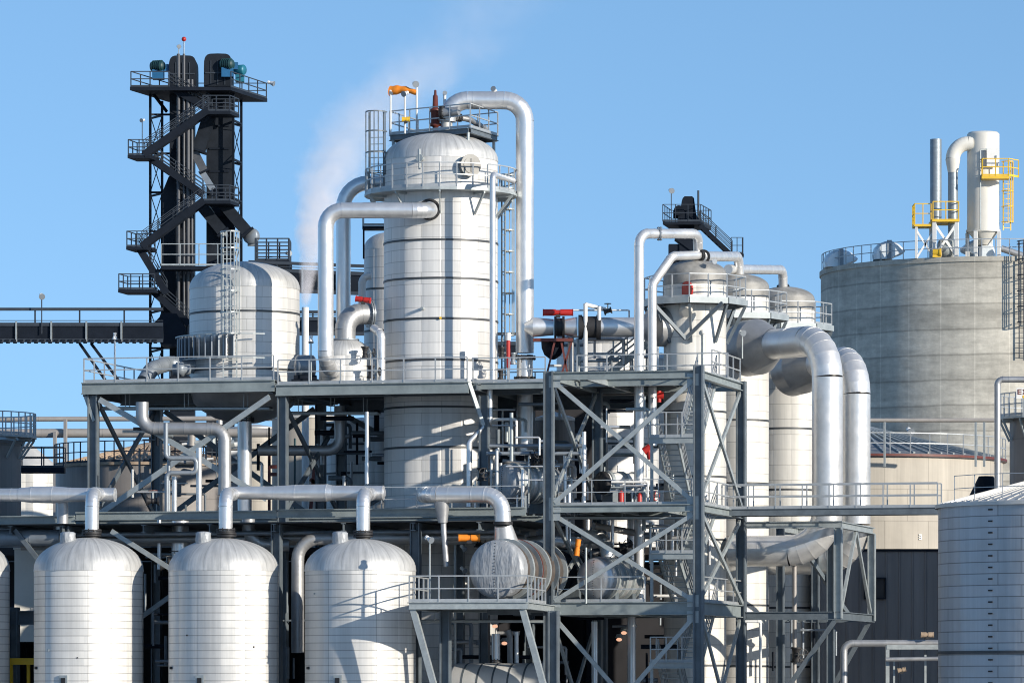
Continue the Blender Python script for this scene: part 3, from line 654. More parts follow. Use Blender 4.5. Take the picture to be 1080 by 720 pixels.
pipe('slim white pipe standing in front of the tower from the ring walkway to the deck', [(541, 190.5, 212.2), (519.5, 184, 208.9), (519.5, 408, 208.9)], 6.2, 'pipe', 1.0, band=1.6)
pipe('slim kinked drainpipe hanging below the deck edge in front of the tower base', [(516.5, 411, 207.6), (516.5, 443, 207.6), (495, 466, 207.4), (495, 534, 207.4)], 6.2, 'pipe', .9, band=1.4)

# vessel behind the tower at left with tiny roof platform
v2, c2, r2 = vessel('column_vessel', 'slim white vessel half hidden behind the left side of the tallest tower', 'vessel', 411, 221, 27, 245, 262, 0, 'vessel', (306, 350))
o = plat('service_platform', 'tiny dark platform above the slim vessel behind the tower', W(395, 241, 219)); a = W(395, 241, 219)
mb = MB(); mb.box(a, 1.1, 1.0, .12); part('deck', mb, M['dark'], o)
mb = MB(); mb.beam(a+V((-.5, 0, -.06)), a+V((-.5, 0, -1.4)), .07, .07, U); part('leg', mb, M['dark'], o)
railing(o, [a+V((-.52, .5, .06)), a+V((-.52, -.48, .06)), a+V((.52, -.48, .06))], sp=.9, mat=M['galv'])
pipe('small white gooseneck vent beside the slim vessel behind the tower', [(392, 291, 217.5), (382, 291, 217.5), (382, 330, 217.5)], 8, 'white', .9, band=0)
actuator('red valve actuator above the bent pipe on the small domed vessel', W(383, 316, 211), (1, -.2, -.15), .62, .13)
# small vessel on the deck
v3, c3, r3 = vessel('knockout_drum', 'small domed white drum on the deck between the two large vertical pipes', 'vessel', 364, 211.9, 27.5, 357, 374, zR, 'vessel', (), domemat=M['dome'])
pipe('short dull pipe elbow linking the top of the small drum to the tower', [(364, 362, 211.9), (364, 331, 211.9), (393, 331, 212.4)], 22, 'pipe_dull', .8, flanges=(0, -1), n=28, band=0, fl_mat='pipe_grey')
pipe('narrow bright riser behind the small drum beside the tower', [(402, 405, 211), (402, 352, 211), (394, 346, 211.5)], 9, 'pipe', .8, band=.7)
for i, (x, y) in enumerate(((385, 372), (391, 392))):
    valve(['dark flanged valve on the riser between drum and tower', 'second dark flanged valve, just above the deck rail between drum and tower'][i], W(x, y, 210.4), (0, 0, 1), .14, .5, 'black', 'black', (1, -.3, 0))
ex = thing('motor_housing', 'grey rounded motor casing on the deck between domed vessel and tall pipe', 'motor', W(322, 402, 211)); a = W(322, 386, 210.4)
mb = MB(); mb.lathe(a-V((.45, 0, 0)), [(.01, 0), (.42, .03), (.5, .1), (.5, .8), (.42, .88), (.01, .9)], V((1, .2, 0)), 24); part('casing', mb, M['pipe_grey'], ex)
mb = MB(); mb.box(a-UP*.5, 1.0, .7, .16); mb.box(a-UP*.66, 1.2, .9, .12); part('base', mb, M['dark'], ex)
# white stack with steam
pipe('plain pale exhaust stack giving off steam beside the domed vessel', [(322, 560, 227), (322, 324, 227)], 7.5, 'white', 1, name='exhaust_stack', cat='stack', band=0)

# ================================================================== DOMED VESSEL (upper left)
YE = 214
ve, ce, re = vessel('domed_vessel', 'large domed white vessel with caged ladder standing on the left deck', 'vessel', 258, YE, 58, 276, 304, zL-.1, 'vessel', (332, 392), n=80)
mb = MB(); mb.lathe(V((ce.x, YE, 0)), [(re*.10, zL-1.62), (re*.25, zL-1.60), (re*.55, zL-1.38), (re*.8, zL-1.02), (re*.93, zL-.7), (re*.995, zL-.15)], UP, 48); part('bottom_cone', mb, M['pipe_dull'], ve)
ladder('pale caged ladder up the front of the domed vessel to above its dome', V((ce.x-.5, YE-re-.22, zL)), V((ce.x-.5, YE-re-.22, Zat(268, 211))), (.1, -1, 0), .6, hoop=.7, mat=M['galv'])
lv = thing('fin_screen', 'row of dark upright fins curving round the left front of the domed vessel', 'fins', V((ce.x-1.6, YE-re, zL)))
for i in range(13):
    a = R(182+i*6.6); d = V((math.cos(a), math.sin(a), 0)); b = V((ce.x, YE, 0))+d*(re+.36); mb = MB()
    tdir = V((-d.y, d.x, 0)); ff = (d*.75+tdir*.66).normalized(); mb.beam(b+UP*Zat(377.5, 211.5), b+UP*Zat(353, 211.5), .05, .5, ff.cross(UP)); part('fin', mb, M['pipe_grey'], lv)
mb = MB(); A = [V((ce.x, YE, Zat(353, 211.5)+.02))+V((math.cos(R(a)), math.sin(R(a)), 0))*(re+.62) for a in range(180, 291, 10)]
for i in range(len(A)-1): mb.beam(A[i], A[i+1], .05, .05)
part('upper_rim', mb, M['galv'], lv); mb = MB()
for i in range(len(A)-1): mb.beam(A[i]-UP*1.07, A[i+1]-UP*1.07, .05, .05)
part('lower_rim', mb, M['galv'], lv)
pipe('fat grey elbow pipe lying on the deck left of the domed vessel', [(152, 402, 211), (160, 389, 211.5), (178, 383, 212.5), (205, 386, 213)], 16, 'pipe_grey', 1.0, n=24, band=.5)
mm = thing('pump', 'grey-blue pump with ribbed casing on the deck in front of the fin screen', 'pump', W(191, 403, 210.3)); a = W(190, 390, 210.3)
mb = MB(); mb.lathe(a-V((.35, 0, 0)), [(.01, 0), (.25, .02), (.25, .15), (.33, .17), (.33, .5), (.22, .55), (.22, .8), (.01, .85)], V((1, .1, .05)), 20); part('casing', mb, M['pipe_grey'], mm)
mb = MB(); mb.box(a-UP*.4, .9, .5, .2); part('base', mb, M['dark'], mm)
pipe('silver vertical pipe dropping from the cone under the domed vessel', [(258, 440, 212.5), (258, 560, 212.5), (268, 572, 212)], 15, 'pipe', 1.0, flanges=(0,), n=28)
pipe('dull grey pipe hung under the left deck, stepping down twice in front of the columns', [(150, 424, 209.6), (150, 451.5, 209.6), (237, 452, 209.2), (237, 522, 209.0)], 13.5, 'pipe_dull', 1.0, n=28)
pipe('grey pipe under the deck bending up between the domed vessel and the tower', [(272, 475, 214), (358, 475, 214), (358, 428, 214)], 11, 'pipe_dull', 1.2, n=24)
pipe('thin bright standpipe under the deck left of the tower base', [(387, 434, 208.5), (387, 510, 208.5)], 4.2, 'pipe', band=1.6)

# ================================================================== FRONT TANKS
ydt = [203.2, 201.8, 200.4, 199.0]
labs = ['white tank cut off by the left edge of the photo, in the bottom row', 'leftmost white domed tank seen whole in the bottom row', 'white domed tank between two others in the bottom row, grey valve pipe on its dome', 'rightmost white domed tank of the bottom row, crossed by a railing shadow']
for i, (px, Rp) in enumerate(((-47, 57), (93.5, 57.5), (236, 58.2), (380, 58.5))):
    Y = ydt[i]; o, c, r = vessel('storage_tank', labs[i], 'tank', px, Y, Rp, 566+i*.6, 600, 0, 'tank', (), group='domed tanks in the bottom row')
    if i:
        b = V((c.x-.82, Y-.7, Zat(581, Y))); mb = MB(); mb.lathe(b, [(.30, 0), (.34, .15), (.31, .3), (.345, .45), (.32, .62), (.33, .74), (.25, .8), (.01, .82)], UP, 18); part('wrapped_nozzle', mb, M['blanket'], o)
        b = V((c.x+.12, Y, Zat(567+i*.6, Y))); mb = MB(); mb.cyl(b-UP*.2, b+UP*.18, .3, 18); mb.cyl(b+UP*.1, b+UP*.17, .42, 18); mb.cyl(b+UP*.2, b+UP*.27, .42, 18); part('flanged_neck', mb, M['black'], o)
        a = R(-95); d = V((math.cos(R(248)), math.sin(R(248)), 0)); b = V((c.x, Y, Zat(718, Y)))+d*(r+.01); mb = MB(); mb.obox(b, UP.cross(d)*.32, d*.06, UP*.4); mb.obox(b+d*.01, UP.cross(d)*.4, d*.03, UP*.5); pl = part('data_plate', mb, M['galv'], o)
        mb = MB(); mb.obox(b+d*.04, UP.cross(d)*.2, d*.02, UP*.28); part('plate_face', mb, M['black'], pl)
        d = V((math.cos(R(205)), math.sin(R(205)), 0)); b = V((c.x, Y, Zat(704, Y)))+d*(r-.02); mb = MB(); mb.cyl(b, b+d*.12, .06, 8); part('nozzle', mb, M['black'], o)
        for q_ in range(2):
            a = R(random.uniform(215, 320)); d = V((math.cos(a), math.sin(a), 0)); z = random.uniform(6.6, 10.6); w_ = random.uniform(.05, .10)
            mb = MB(); mb.obox(V((c.x, Y, z))+d*(r+.012), UP.cross(d)*w_, d*.03, UP*w_*random.uniform(.8, 1.6)); part('tag_plate', mb, M[random.choice(['galv', 'black', 'strap'])], o)
        mb = MB(); b = V((c.x-.9, Y-1.62, Zat(588.5, Y))); mb.lathe(b-UP*.05, [(.01, .12), (.12, .1), (.16, 0)], UP, 12); part('vent_cap', mb, M['black'], o)
# header pipes over the tanks with elbows dropping onto them
def drop_pipe(label, px, Y, x_in, yb):
    h = Y+1.6
    pipe(label, [(px+x_in, 521, h), (px+1, 521, Y+.1), (px+1, yb, Y+.05)], 14.6, 'pipe', .95, flanges=((W(px+1, yb-3, Y+.05), (0, 0, 1)),), n=28)
pipe('silver header pipe above the left tanks with a swollen middle and capped right end', [(-20, 521.5, 204.6), (20, 521.5, 204.2)], 13.5, 'pipe', n=28)
hp = [(20, 7), (34, 8.6), (56, 9), (74, 7.6), (92, 7.2), (121, 7.2), (122.5, 4)]
def reducer_run(name, label, prof, y, Ya, Yb, mat='pipe'):
    x0, x1 = prof[0][0], prof[-1][0]; f = lambda x: Ya+(Yb-Ya)*(x-x0)/(x1-x0)
    o = thing(name, label, 'pipe', W(x0, y, f(x0)))
    for k in range(len(prof)-1):
        (xa, ra), (xb, rb) = prof[k], prof[k+1]; mb = MB(); mb.cone(W(xa, y, f(xa)), W(xb, y, f(xb)), S(ra, Ya), S(rb, Yb), 28); p = W(xa, y, f(xa)); d = (W(xb, y, f(xb))-p).normalized()
        if k: mb.cone(p-d*.025, p+d*.025, S(ra, Ya)*1.015, S(ra, Ya)*1.015, 28)
        part('reducer' if abs(ra-rb) > .2 else 'pipe_run', mb, M[mat], o)
    return o
reducer_run('header_pipe', 'swollen silver header section ending in a capped stub above the leftmost whole tank', hp, 521.5, 204.2, 203.4)
reducer_run('header_pipe', 'long silver header pipe widening in the middle, running above the two right tanks', [(243, 6.6), (290, 7.2), (312, 8.6), (345, 9.2), (352, 7.8), (404, 7.6), (406, 4)], 519.5, 202.3, 200.8)
drop_pipe('silver elbow dropping from the header onto the leftmost whole tank', 96, 201.8, 8, 563)
drop_pipe('silver elbow dropping from the header onto the middle tank', 237, 200.4, 8, 562)
drop_pipe('silver elbow dropping from the header onto the rightmost tank', 382, 199.0, 8, 564)
pipe('short dull branch stub under the header left of the first elbow', [(66, 526, 204.2), (66, 552, 204.2)], 12, 'pipe_dull', n=20, band=0)
pipe('silver pipe with a downward loop in front of the exchanger deck, ending over the exchanger', [(447, 521.5, 203.4), (450, 521.5, 200.6), (529, 521.5, 199.6), (530.5, 551, 199.6)], 17, 'pipe', 1.1, n=28, flanges=())
cn = thing('pipe_reducer', 'flared silver cone joining the loop pipe to the foil-wrapped exchanger', 'pipe', W(532, 572, 199.6)); mb = MB(); mb.cone(W(530.5, 553, 199.6), W(535, 580, 200.0), .36, .6, 28); part('cone', mb, M['pipe'], cn)
mb = MB(); mb.cyl(W(530.5, 550, 199.6), W(530.5, 553, 199.6), .42, 28); part('flange', mb, M['black'], cn)
pipe('narrow rusty-capped drain hanging from the left end of the loop pipe', [(467, 528, 200.6), (468, 560, 200.6), (471, 597, 200.6)], 6, 'pipe_dull', .5, band=.7)
cn = thing('pipe_support', 'grey tapered pipe bracket under the loop pipe left of the exchanger', 'bracket', W(466, 552, 200.5)); mb = MB(); mb.cone(W(466, 529, 200.5), W(467, 551, 200.5), .34, .2, 12); part('bracket', mb, M['pipe_dull'], cn)
pipe('long silver pipe behind the right tank, looping down at its left end', [(486, 567, 204.5), (314, 568, 204.3), (314, 688, 204.3)], 13.5, 'pipe_dull', 1.6, n=28)
pipe('dark grey pipe curving down to the right behind the middle tank', [(262, 545, 206), (262, 562, 206), (275, 574, 206), (305, 574, 206)], 14, 'pipe_dull', 1, n=24)

# ================================================================== PIPE RACK (level of the walkway)
RK = W(92, 0, 205.7); RK.z = 0
def K(a, b, z): return RK+U*a+N_*b+UP*z
zk = 13.5
rk = thing('pipe_rack', 'long blue-grey steel pipe rack running behind the bottom tanks under the deck', 'scaffold', K(8, 3, 0))
for a0, a1, dz in ((-5.2, -.55, -.02), (-.5, 8.6, .12), (8.65, 19.6, .16)):
    mb = MB(); mb.hbeam(K(a0, 0, zk-.18+dz), K(a1, 0, zk-.18+dz), .36, .26, UP, .05); part('beam', mb, M['beamst'], rk)
mb = MB(); mb.hbeam(K(-5.2, 5.6, zk-.2), K(19, 5.6, zk-.2), .4, .26, UP, .05); part('beam', mb, M['beamst'], rk)
mb = MB(); mb.prism([K(-5.2, .15, 0), K(19.4, .15, 0), K(19.4, 10.5, 0), K(-5.2, 10.5, 0)], zk-.42, zk-.37); part('deck', mb, M['grating'], rk)
for a in (-3.6, -1.2, 2.5, 5.5, 8.4, 11.5, 14.6, 17.5):
    mb = MB(); mb.hbeam(K(a, .15, zk-.62), K(a, 10.4, zk-.62), .36, .2, UP, .04); part('joist', mb, M['steel'], rk)
for a in (-1.2, 8.4, 14.6):
    for b in (.6, 8):
        mb = MB(); mb.hbeam(K(a, b, 0), K(a, b, zk-.45), .42, .4, U, .05); part('column', mb, M['steel'], rk)
for a, s in ((-1.2, -1),):
    mb = MB(); mb.beam(K(a+s*.15, .5, zk-3.2), K(a+s*2.3, .5, zk-.6), .14, .2); part('knee_brace', mb, M['steel'], rk)
mb = MB(); mb.beam(K(1.0, .3, zk-.7), K(4.6, .3, zk-2.9), .1, .2); part('brace', mb, M['galv'], rk)
mb = MB(); mb.beam(K(4.6, .35, zk-2.9), K(2.4, .35, zk-4.4), .1, .2); part('brace', mb, M['galv'], rk)
railing(rk, [K(13.2, .2, zk), K(19.4, .2, zk)], sp=1.5, r=.02)
for i, (b, y, d, mt, lab) in enumerate(((2.2, 556, 17, 'pipe_grey', 'thick blue-grey pipe slung under the rack behind the left tanks'), )):
    pipe_w(lab, [K(-5.2, .9, 12.55), K(-1.5, .9, 12.55)], .36, M[mt], n=24)
LST = [(1.6, 12.7, .10), (2.4, 12.5, .16), (3.4, 12.75, .09), (4.4, 12.45, .2), (5.2, 12.7, .12)]
for i, (b, z, r) in enumerate(LST):
    pipe_w(['thin grey pipe nearest the front under the rack', 'second grey pipe from the front under the rack', 'thin middle pipe under the rack', 'thickest dull pipe in the rear half under the rack', 'rearmost thin pipe under the rack'][i], [K(-4+i*.4, b, z), K(18.5, b, z)], r, M[['pipe_grey', 'pipe_dull', 'pipe_grey', 'pipe_dull', 'pipe_grey'][i]], n=14, band=2.0)
vs = [(566-400, 553, 640), (214, 556, 640), (188, 566, 650), (205, 560, 660), (226, 572, 655)]
for i, (x, y0, y1, d, mt, lab) in enumerate(((168, 548, 600, 4, 'pipe', 'thin bright vertical pipe in the gap left of the middle tank'), (190, 549, 606, 18, 'pipe', 'fat silver vertical pipe between the left and middle tanks'), (178, 470, 548, 3.5, 'pipe_grey', 'thin dark vertical pipe rising above the rack between the left tanks'), (184, 502, 545, 5.5, 'pipe', 'bright slim standpipe above the rack under the left deck'), (210, 472, 545, 6, 'pipe', 'bright standpipe above the rack right of its slimmer neighbour'), (63, 549, 585, 13, 'pipe', 'short fat silver pipe behind the shoulder of the leftmost tank'))):
    pipe(lab, [(x, y1, 208), (x, y0, 208)], d, mt, band=.9, n=16)
pipe('grey square-bent pipe zigzagging above the rack below the left deck', [(176, 546, 207.5), (176, 498.5, 207.5), (207, 498.5, 207.5), (207, 483, 207.5), (175, 483, 207.5), (175, 446, 207.5)], 5, 'pipe_grey', 1, band=0, n=14)
for i, (x, y) in enumerate(((161, 528), (184, 592), (176, 597))):
    valve(['small dark valve on the rack beam below the left deck', 'dark handwheel valve in the gap between left and middle tank', 'second small valve in the gap between left and middle tank'][i], W(x, y, 206.3), (1, 0, 0), .15, .5, 'black', 'black' if i else 'maroon')
cb = solo('control_cabinet', (lambda m: (m.box(W(34, 628, 212), 1.5, .9, 4.1), m.box(W(34, 628, 212)+V((0, 0, 2.1)), 1.6, 1.0, .08), m.box(W(38, 630, 212)+V((.1, -.46, -.1)), .55, .04, 1.2), m)[3])(MB()), M['cream'], 'tall cream cabinet standing behind the gap between the two left tanks', 'cabinet', W(34, 680, 212))
yb = thing('yellow_barrier', 'yellow beam crossing the gap beside the leftmost whole tank near the photo bottom', 'barrier', W(22, 720, 204)); mb = MB(); mb.beam(W(-10, 697, 205), W(45, 697, 204.5), .2, .28); part('bar', mb, M['yellow'], yb)
for x in (12, 30):
    mb = MB(); mb.beam(V((W(x, 697, 204.8).x, 205, 0)), W(x, 699, 205), .12, .12, U); part('post', mb, M['yellow'], yb)
bb = thing('steel_scaffold', 'low dark blue frame behind the gap left of the leftmost whole tank', 'scaffold', W(20, 720, 206))
for y, h in ((651, .5),):
    mb = MB(); mb.hbeam(W(-20, y, 206.5), W(60, y, 206), .6, .3, UP, .05); part('beam', mb, M['steel'], bb)
mb = MB(); mb.hbeam(V((W(15, 0, 206.2).x, 206.2, 0)), W(15, 640, 206.2), .4, .4, U, .05); part('column', mb, M['steel'], bb)
# ================================================================== THREE WHITE COLUMNS
YC = [212, 219, 226]; PXC = [733, 779, 828]
clab = ['white column nearest the steel tower, with octagonal platform and red disc below its dome', 'middle white column of three, partly behind the big bent duct cone', 'rearmost white column of three, rusty dome, right of its twins']
cols = []
mdome = [M['dome']]*3
for i in range(3):
    Y = YC[i]; ytop = HY-19.1*F/Y*1.0; rp = 1.40*F/Y
    sy = [Y-0]; o, c, r = vessel('distillation_column', clab[i], 'column', PXC[i], Y, rp, ytop, ytop+14*212/Y, 0, 'column', [HY-(z-6)*F/Y for z in (24.0-.9, 18.3, 15.4, 12.6, 9.8, 7)], domemat=M['dirty'], n=64)
    zb = 25.1-14*.0424; mb = MB(); mb.lathe(c, [(r, zb-.55), (r*1.012, zb-.55), (r*1.012, zb-.55), (r*1.012, zb), (r*1.012, zb), (r, zb)], UP, 64); part('dome_band', mb, M['dirty'], o)
    cols.append((o, c, r))
o, c, r = cols[0]
d = V((math.sin(R(-16)), -math.cos(R(-16)), 0)); b = c+d*r+UP*Zat(307, 211); mb = MB(); d9 = V((math.sin(R(-52)), -math.cos(R(-52)), 0)); mb.cyl(b+d*.12-d9*.04, b+d*.12+d9*.04, .40, 24); part('red_disc', mb, M['red'], o)
mb = MB(); mb.cyl(b+d*.05-UP*.6, b+d*.4-UP*1.0, .3, 20); part('nozzle', mb, M['column'], o)
d = V((math.sin(R(12)), -math.cos(R(12)), 0)); b = c+d*(r+.03)+UP*Zat(351, 211); mb = MB(); mb.sphere(b, .12, 10); part('gauge', mb, M['white'], o)
mb = MB(); mb.cyl(b-UP*4.5, b, .035, 8); part('conduit', mb, M['galv'], o)
def oct_platform(label, c, ro, z, ri, rot=14, n=8, arc=360):
    o = plat('octagonal_platform', label, (c.x, c.y, z)); n_ = n
    A = [V((c.x+ro*math.cos(R(rot+360*(i+.5)/n)), c.y+ro*math.sin(R(rot+360*(i+.5)/n)), 0)) for i in range(n)]
    I = [V((c.x+ri*math.cos(R(rot+360*(i+.5)/n)), c.y+ri*math.sin(R(rot+360*(i+.5)/n)), 0)) for i in range(n)]
    mb = MB(); vs = [p+UP*(z-.06) for p in I]+[p+UP*(z-.06) for p in A]+[p+UP*z for p in I]+[p+UP*z for p in A]; m = n; fs = []
    for i in range(n):
        j = (i+1) % n; fs += [(i, j, m+j, m+i), (2*m+i, 3*m+i, 3*m+j, 2*m+j), (m+i, m+j, 3*m+j, 3*m+i), (i, 2*m+i, 2*m+j, j)]
    mb.add(vs, fs); part('deck', mb, M['grating'], o)
    for i in range(n):
        p, q = A[i]+UP*(z-.1), A[(i+1) % n]+UP*(z-.1); d = (q-p).normalized(); mb = MB(); mb.beam(p+d*.02, q-d*.02, .08, .26); part('edge_beam', mb, M['galv'], o)
        dd = (A[i]-c).normalized(); dd.z = 0; dd.normalize(); mb = MB(); mb.beam(c+dd*ro*.96+UP*(z-.25), c+dd*(ri+.02)+UP*(z-1.9), .1, .14); part('bracket', mb, M['steel'], o)
    railing(o, [p*1+UP*z-(p-c).normalized()*.08 for p in [V((a.x, a.y, 0)) for a in A]], closed=True, sp=1.0); return o
oct_platform('octagonal railed platform round the nearest white column', cols[0][1], 2.35, Zat(316, 211), 1.42)
oct_platform('octagonal railed platform round the middle white column', cols[1][1], 2.3, Zat(331, 217.5), 1.42)
oct_platform('octagonal railed platform round the rearmost white column', cols[2][1], 2.3, Zat(343, 225), 1.42)
mbr = thing('platform_prop', 'V-shaped steel prop under the octagonal platform of the nearest column', 'bracket', W(723, 358, 210)); 
for x in (688, 762):
    mb = MB(); mb.beam(W(x, 319, 209.6), W(723, 357, 210.4), .12, .15); part('brace', mb, M['steel'], mbr)
# thin white overhead pipes
pipe('white pipe looping from far below over the nearest column, tallest of its neighbours', [(674, 640, 208), (674, 246.5, 208), (736, 246.5, 211), (736.5, 276, 211.8)], 10.5, 'pipe_white', 1.35, flanges=(-1, (W(696, 246.5, 209), (1, 0, 0))), fl_mat='pipe_grey', n=24)
pipe('white pipe with slanted shoulder rising to the nearest column dome from the left', [(688, 470, 209.5), (688, 300, 209.5), (709, 270, 210), (740, 269, 211.5)], 9.5, 'pipe_white', 1.1, flanges=(-1,), n=24)
pipe('white pipe arching right from the nearest column onto the middle one', [(741, 270.5, 212), (779, 270.5, 218.4), (780, 296, 218.8)], 10.5, 'pipe_white', 1.3, flanges=(0, -1), n=24)
pipe('white pipe arching from the middle column onto the rearmost one', [(768, 284, 218), (825.5, 284.5, 225.3), (826, 306, 225.8)], 10, 'pipe_white', 1.3, flanges=(-1,), n=24)
floodlight('white lamp on the dome of the nearest column beside the pipe joint', W(753, 278, 210.4), .05, (.3, -.9, -.1), size=.25)
floodlight('white lamp on a thin post in front of the middle column', W(783, 378, 212), Zat(352, 212)-Zat(378, 212), (.3, -.9, -.2), size=.3)
# big ducts
def big_duct(label, big, small, top, Yv, xv, bot, endx, endY, dia, R0, R1):
    r = S(dia, Yv)/2; o = thing('vapour_duct', label, 'duct', W(xv, bot, Yv))
    p, q = W(*big), W(*small); d = (q-p).normalized()
    mb = MB(); mb.cone(p-d*.9, p, R0, R0, 40, False); mb.cone(p, q, R0, R1, 40, False); part('cone', mb, M['pipe_dull'], o)
    pts = [q, W(top[0], top[1], top[2]), W(xv, top[1]+3, Yv), W(xv, bot, Yv), W(endx, bot+2, endY)]
    pts = [q, W(xv, top[1]+1, Yv), W(xv, bot, Yv), W(endx, bot+1, endY)]
    k = 0
    for s in fillet(pts, 2*r*1.25, 6):
        mb = MB()
        if s[0] == 's':
            a, b = s[1], s[2]; mb.cyl(a, b, r, 40, False); L = (b-a).length; dd = (b-a).normalized(); m = int(L/1.0)
            for j in range(1, m): c_ = a+dd*(L*j/m); mb.cone(c_-dd*.02, c_+dd*.02, r*1.008, r*1.008, 40)
            part('duct_run', mb, M['duct'], o)
        else:
            tube_ring_mesh(mb, s[1], r*1.003, 40)
            for k_ in range(1, len(s[1])-1):
                dd = (s[1][k_+1]-s[1][k_-1]).normalized(); mb.cone(s[1][k_]-dd*.02, s[1][k_]+dd*.02, r*1.012, r*1.012, 40)
            part('elbow', mb, M['duct'], o)
    return o
big_duct('nearest of two fat silver ducts, bending from a grey cone down to a low elbow', (800, 365.5, 215.5), (816, 363, 214.6), (845, 357, 213), 210.5, 872.5, 580, 770, 211.5, 32.5, 1.27, .70)
big_duct('rear one of two fat silver ducts, mostly hidden by the duct before it', (846, 388, 222), (862, 384, 221), (880, 378, 219), 216.5, 903, 590, 812, 219, 30, 1.2, .66)
# ---- valve pipe at y=345
vp = thing('valve_pipe', 'horizontal silver pipe with black flanges and red valve leading to the nearest column', 'pipe', W(620, 345, 211.4))
YV = 211.4
def seg(a, b, ra, rb, mat, nm, y=345):
    mb = MB(); mb.cone(W(a, y, YV), W(b, y, YV), S(ra, YV), S(rb, YV), 32); part(nm, mb, M[mat], vp)
seg(553, 562, 4, 10.5, 'pipe', 'end_bend'); seg(562, 584, 10.5, 8.5, 'pipe', 'reducer'); seg(585, 595, 9.5, 9.5, 'black', 'valve_body'); seg(584.5, 587, 11.5, 11.5, 'black', 'flange'); seg(593, 595.5, 11.5, 11.5, 'black', 'flange')
seg(595.5, 609, 8.5, 11, 'pipe', 'reducer'); seg(610, 614, 13, 13, 'black', 'flange'); seg(614, 629, 11.5, 11.5, 'black', 'bellows'); seg(629, 633.5, 13, 13, 'black', 'flange'); seg(633.5, 684, 10.5, 10.5, 'pipe', 'pipe_run')
mb = MB(); mb.cone(W(679, 345, YV), W(688, 345, YV), S(10.5, YV), S(20, YV), 32); mb.cone(W(688, 345, YV), W(702, 345, YV+.4), S(20, YV), S(21, YV), 32); part('cone', mb, M['pipe_dull'], vp)
actuator('long red valve actuator lying above the black-flanged horizontal pipe', W(588.5, 329.5, YV), (1, 0, 0), 1.3, .15)
vs_ = thing('pipe_cradle', 'rusty brown cradle beam under the left end of the valve pipe', 'bracket', W(580, 400, YV)); mb = MB(); mb.beam(W(562, 358.5, YV), W(604, 358.5, YV), .4, .14); part('beam', mb, M['maroon'], vs_)
for x0, x1 in ((585, 575), (592, 600), (603, 590)):
    mb = MB(); mb.beam(W(x0, 360, YV), W(x1, 402, YV), .09, .09); part('leg', mb, M['maroon'], vs_)
hpz = thing('funnel', 'dark blue bowl-shaped funnel hanging under the rusty cradle beam', 'funnel', W(583, 378, YV+.8)); mb = MB(); mb.lathe(W(583, 360, YV+.8), [(.52, 0), (.5, -.3), (.38, -.6), (.12, -.8), (.01, -.82)], UP, 24); part('bowl', mb, M['dark'], hpz)
pipe('upright grey pipe post holding the valve pipe beside its first flange', [(602, 402, YV+.3), (602, 356, YV+.3)], 6.5, 'pipe_dull', band=0)
gq = thing('pipe_gantry', 'thin white pipe gantry standing above the valve pipe', 'pipe', W(618, 400, 211))
for a, b, r in (((617.5, 400, 211), (617.5, 320, 211), 2.2), ((632, 338, 211), (632, 323, 211), 2.0), ((617.5, 321, 211), (641, 327, 211.5), 2.2), ((604, 327, 212), (663, 327, 212), .9), ((663.5, 327, 212), (663.5, 340, 212), .9)):
    mb = MB(); mb.cyl(W(*a), W(*b), S(r, 211), 12); part('pipe_run', mb, M['white'], gq)
valve('little black valve on the end of the thin white gantry', W(641, 328, 211.3), (1, 0, .3), .11, .3, 'black', 'black')
rp_ = thing('hydrant_post', 'slim red post on white stand at the right foot of the tallest tower', 'post', W(536, 402, 209)); mb = MB(); mb.cyl(W(536, 388, 209), W(536, 359, 209), .09, 12); part('post', mb, M['red'], rp_)
mb = MB(); mb.cyl(W(536, 403, 209), W(536, 388, 209), .06, 10); mb.cyl(W(536, 359, 209), W(536, 351, 209), .12, 12); part('stand', mb, M['white'], rp_)
for i, (x, y) in enumerate(((528, 395), (541, 378), (529, 372))):
    valve(['dark valve low beside the red post at the tower foot', 'grey valve behind the red post beside the downpipe flanges', 'upper dark valve left of the red post at the tower foot'][i], W(x, y, 210), (0, 0, 1), .13, .45, 'black' if i != 1 else 'pipe_grey', 'black', (1, 0, 0))
# stairs behind upper deck
stairs('grey stairs climbing right towards the columns behind the upper deck rail', W(640, 396, 214), W(683, 362, 213.5), (0, 1, 0), .8)
solo('valve_actuator', (lambda m: (m.cyl(W(693, 417, 208.8), W(700, 417, 208.8), .16, 12), m.cyl(W(695, 412, 208.8), W(695, 424, 208.8), .1, 10), m)[2])(MB()), M['red'], 'small red valve block beside the white riser under the upper tower deck', 'actuator', W(697, 423, 208.8))
solo('valve_actuator', (lambda m: (m.cyl(W(679, 476, 207), W(686, 471, 207), .17, 12), m.cyl(W(684, 474, 207), W(686, 484, 207), .14, 10), m)[2])(MB()), M['red'], 'red capped valve left of the highest stair landing in the steel tower', 'actuator', W(683, 484, 207))

# ================================================================== BACKGROUND VESSELS BEHIND THE STEEL TOWER
vessel('storage_vessel', 'wide pale vessel in the background behind the steel tower', 'vessel', 641, 229, 54, 352, 362, 12.45, 'vessel', (420, 470), 'cone', domemat=M['dome'])
mh = thing('machine_house', 'dark panelled enclosure in the shade behind the upper half of the steel tower', 'building', V((W(566, 0, 222).x, 222, 12.4)))  # dark box added as backing for the black shade under the deck
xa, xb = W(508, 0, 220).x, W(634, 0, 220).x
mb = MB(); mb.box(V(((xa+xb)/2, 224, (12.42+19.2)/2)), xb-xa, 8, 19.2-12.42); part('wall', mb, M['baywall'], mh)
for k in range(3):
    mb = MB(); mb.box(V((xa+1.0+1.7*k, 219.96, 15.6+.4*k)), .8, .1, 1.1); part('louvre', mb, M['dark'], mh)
vessel('storage_vessel', 'round grey vessel in shade just right of the big silver downpipe below the deck', 'vessel', 585, 218, 21, 434, 441, 12.45, 'browngrey', (470,), 'cone')
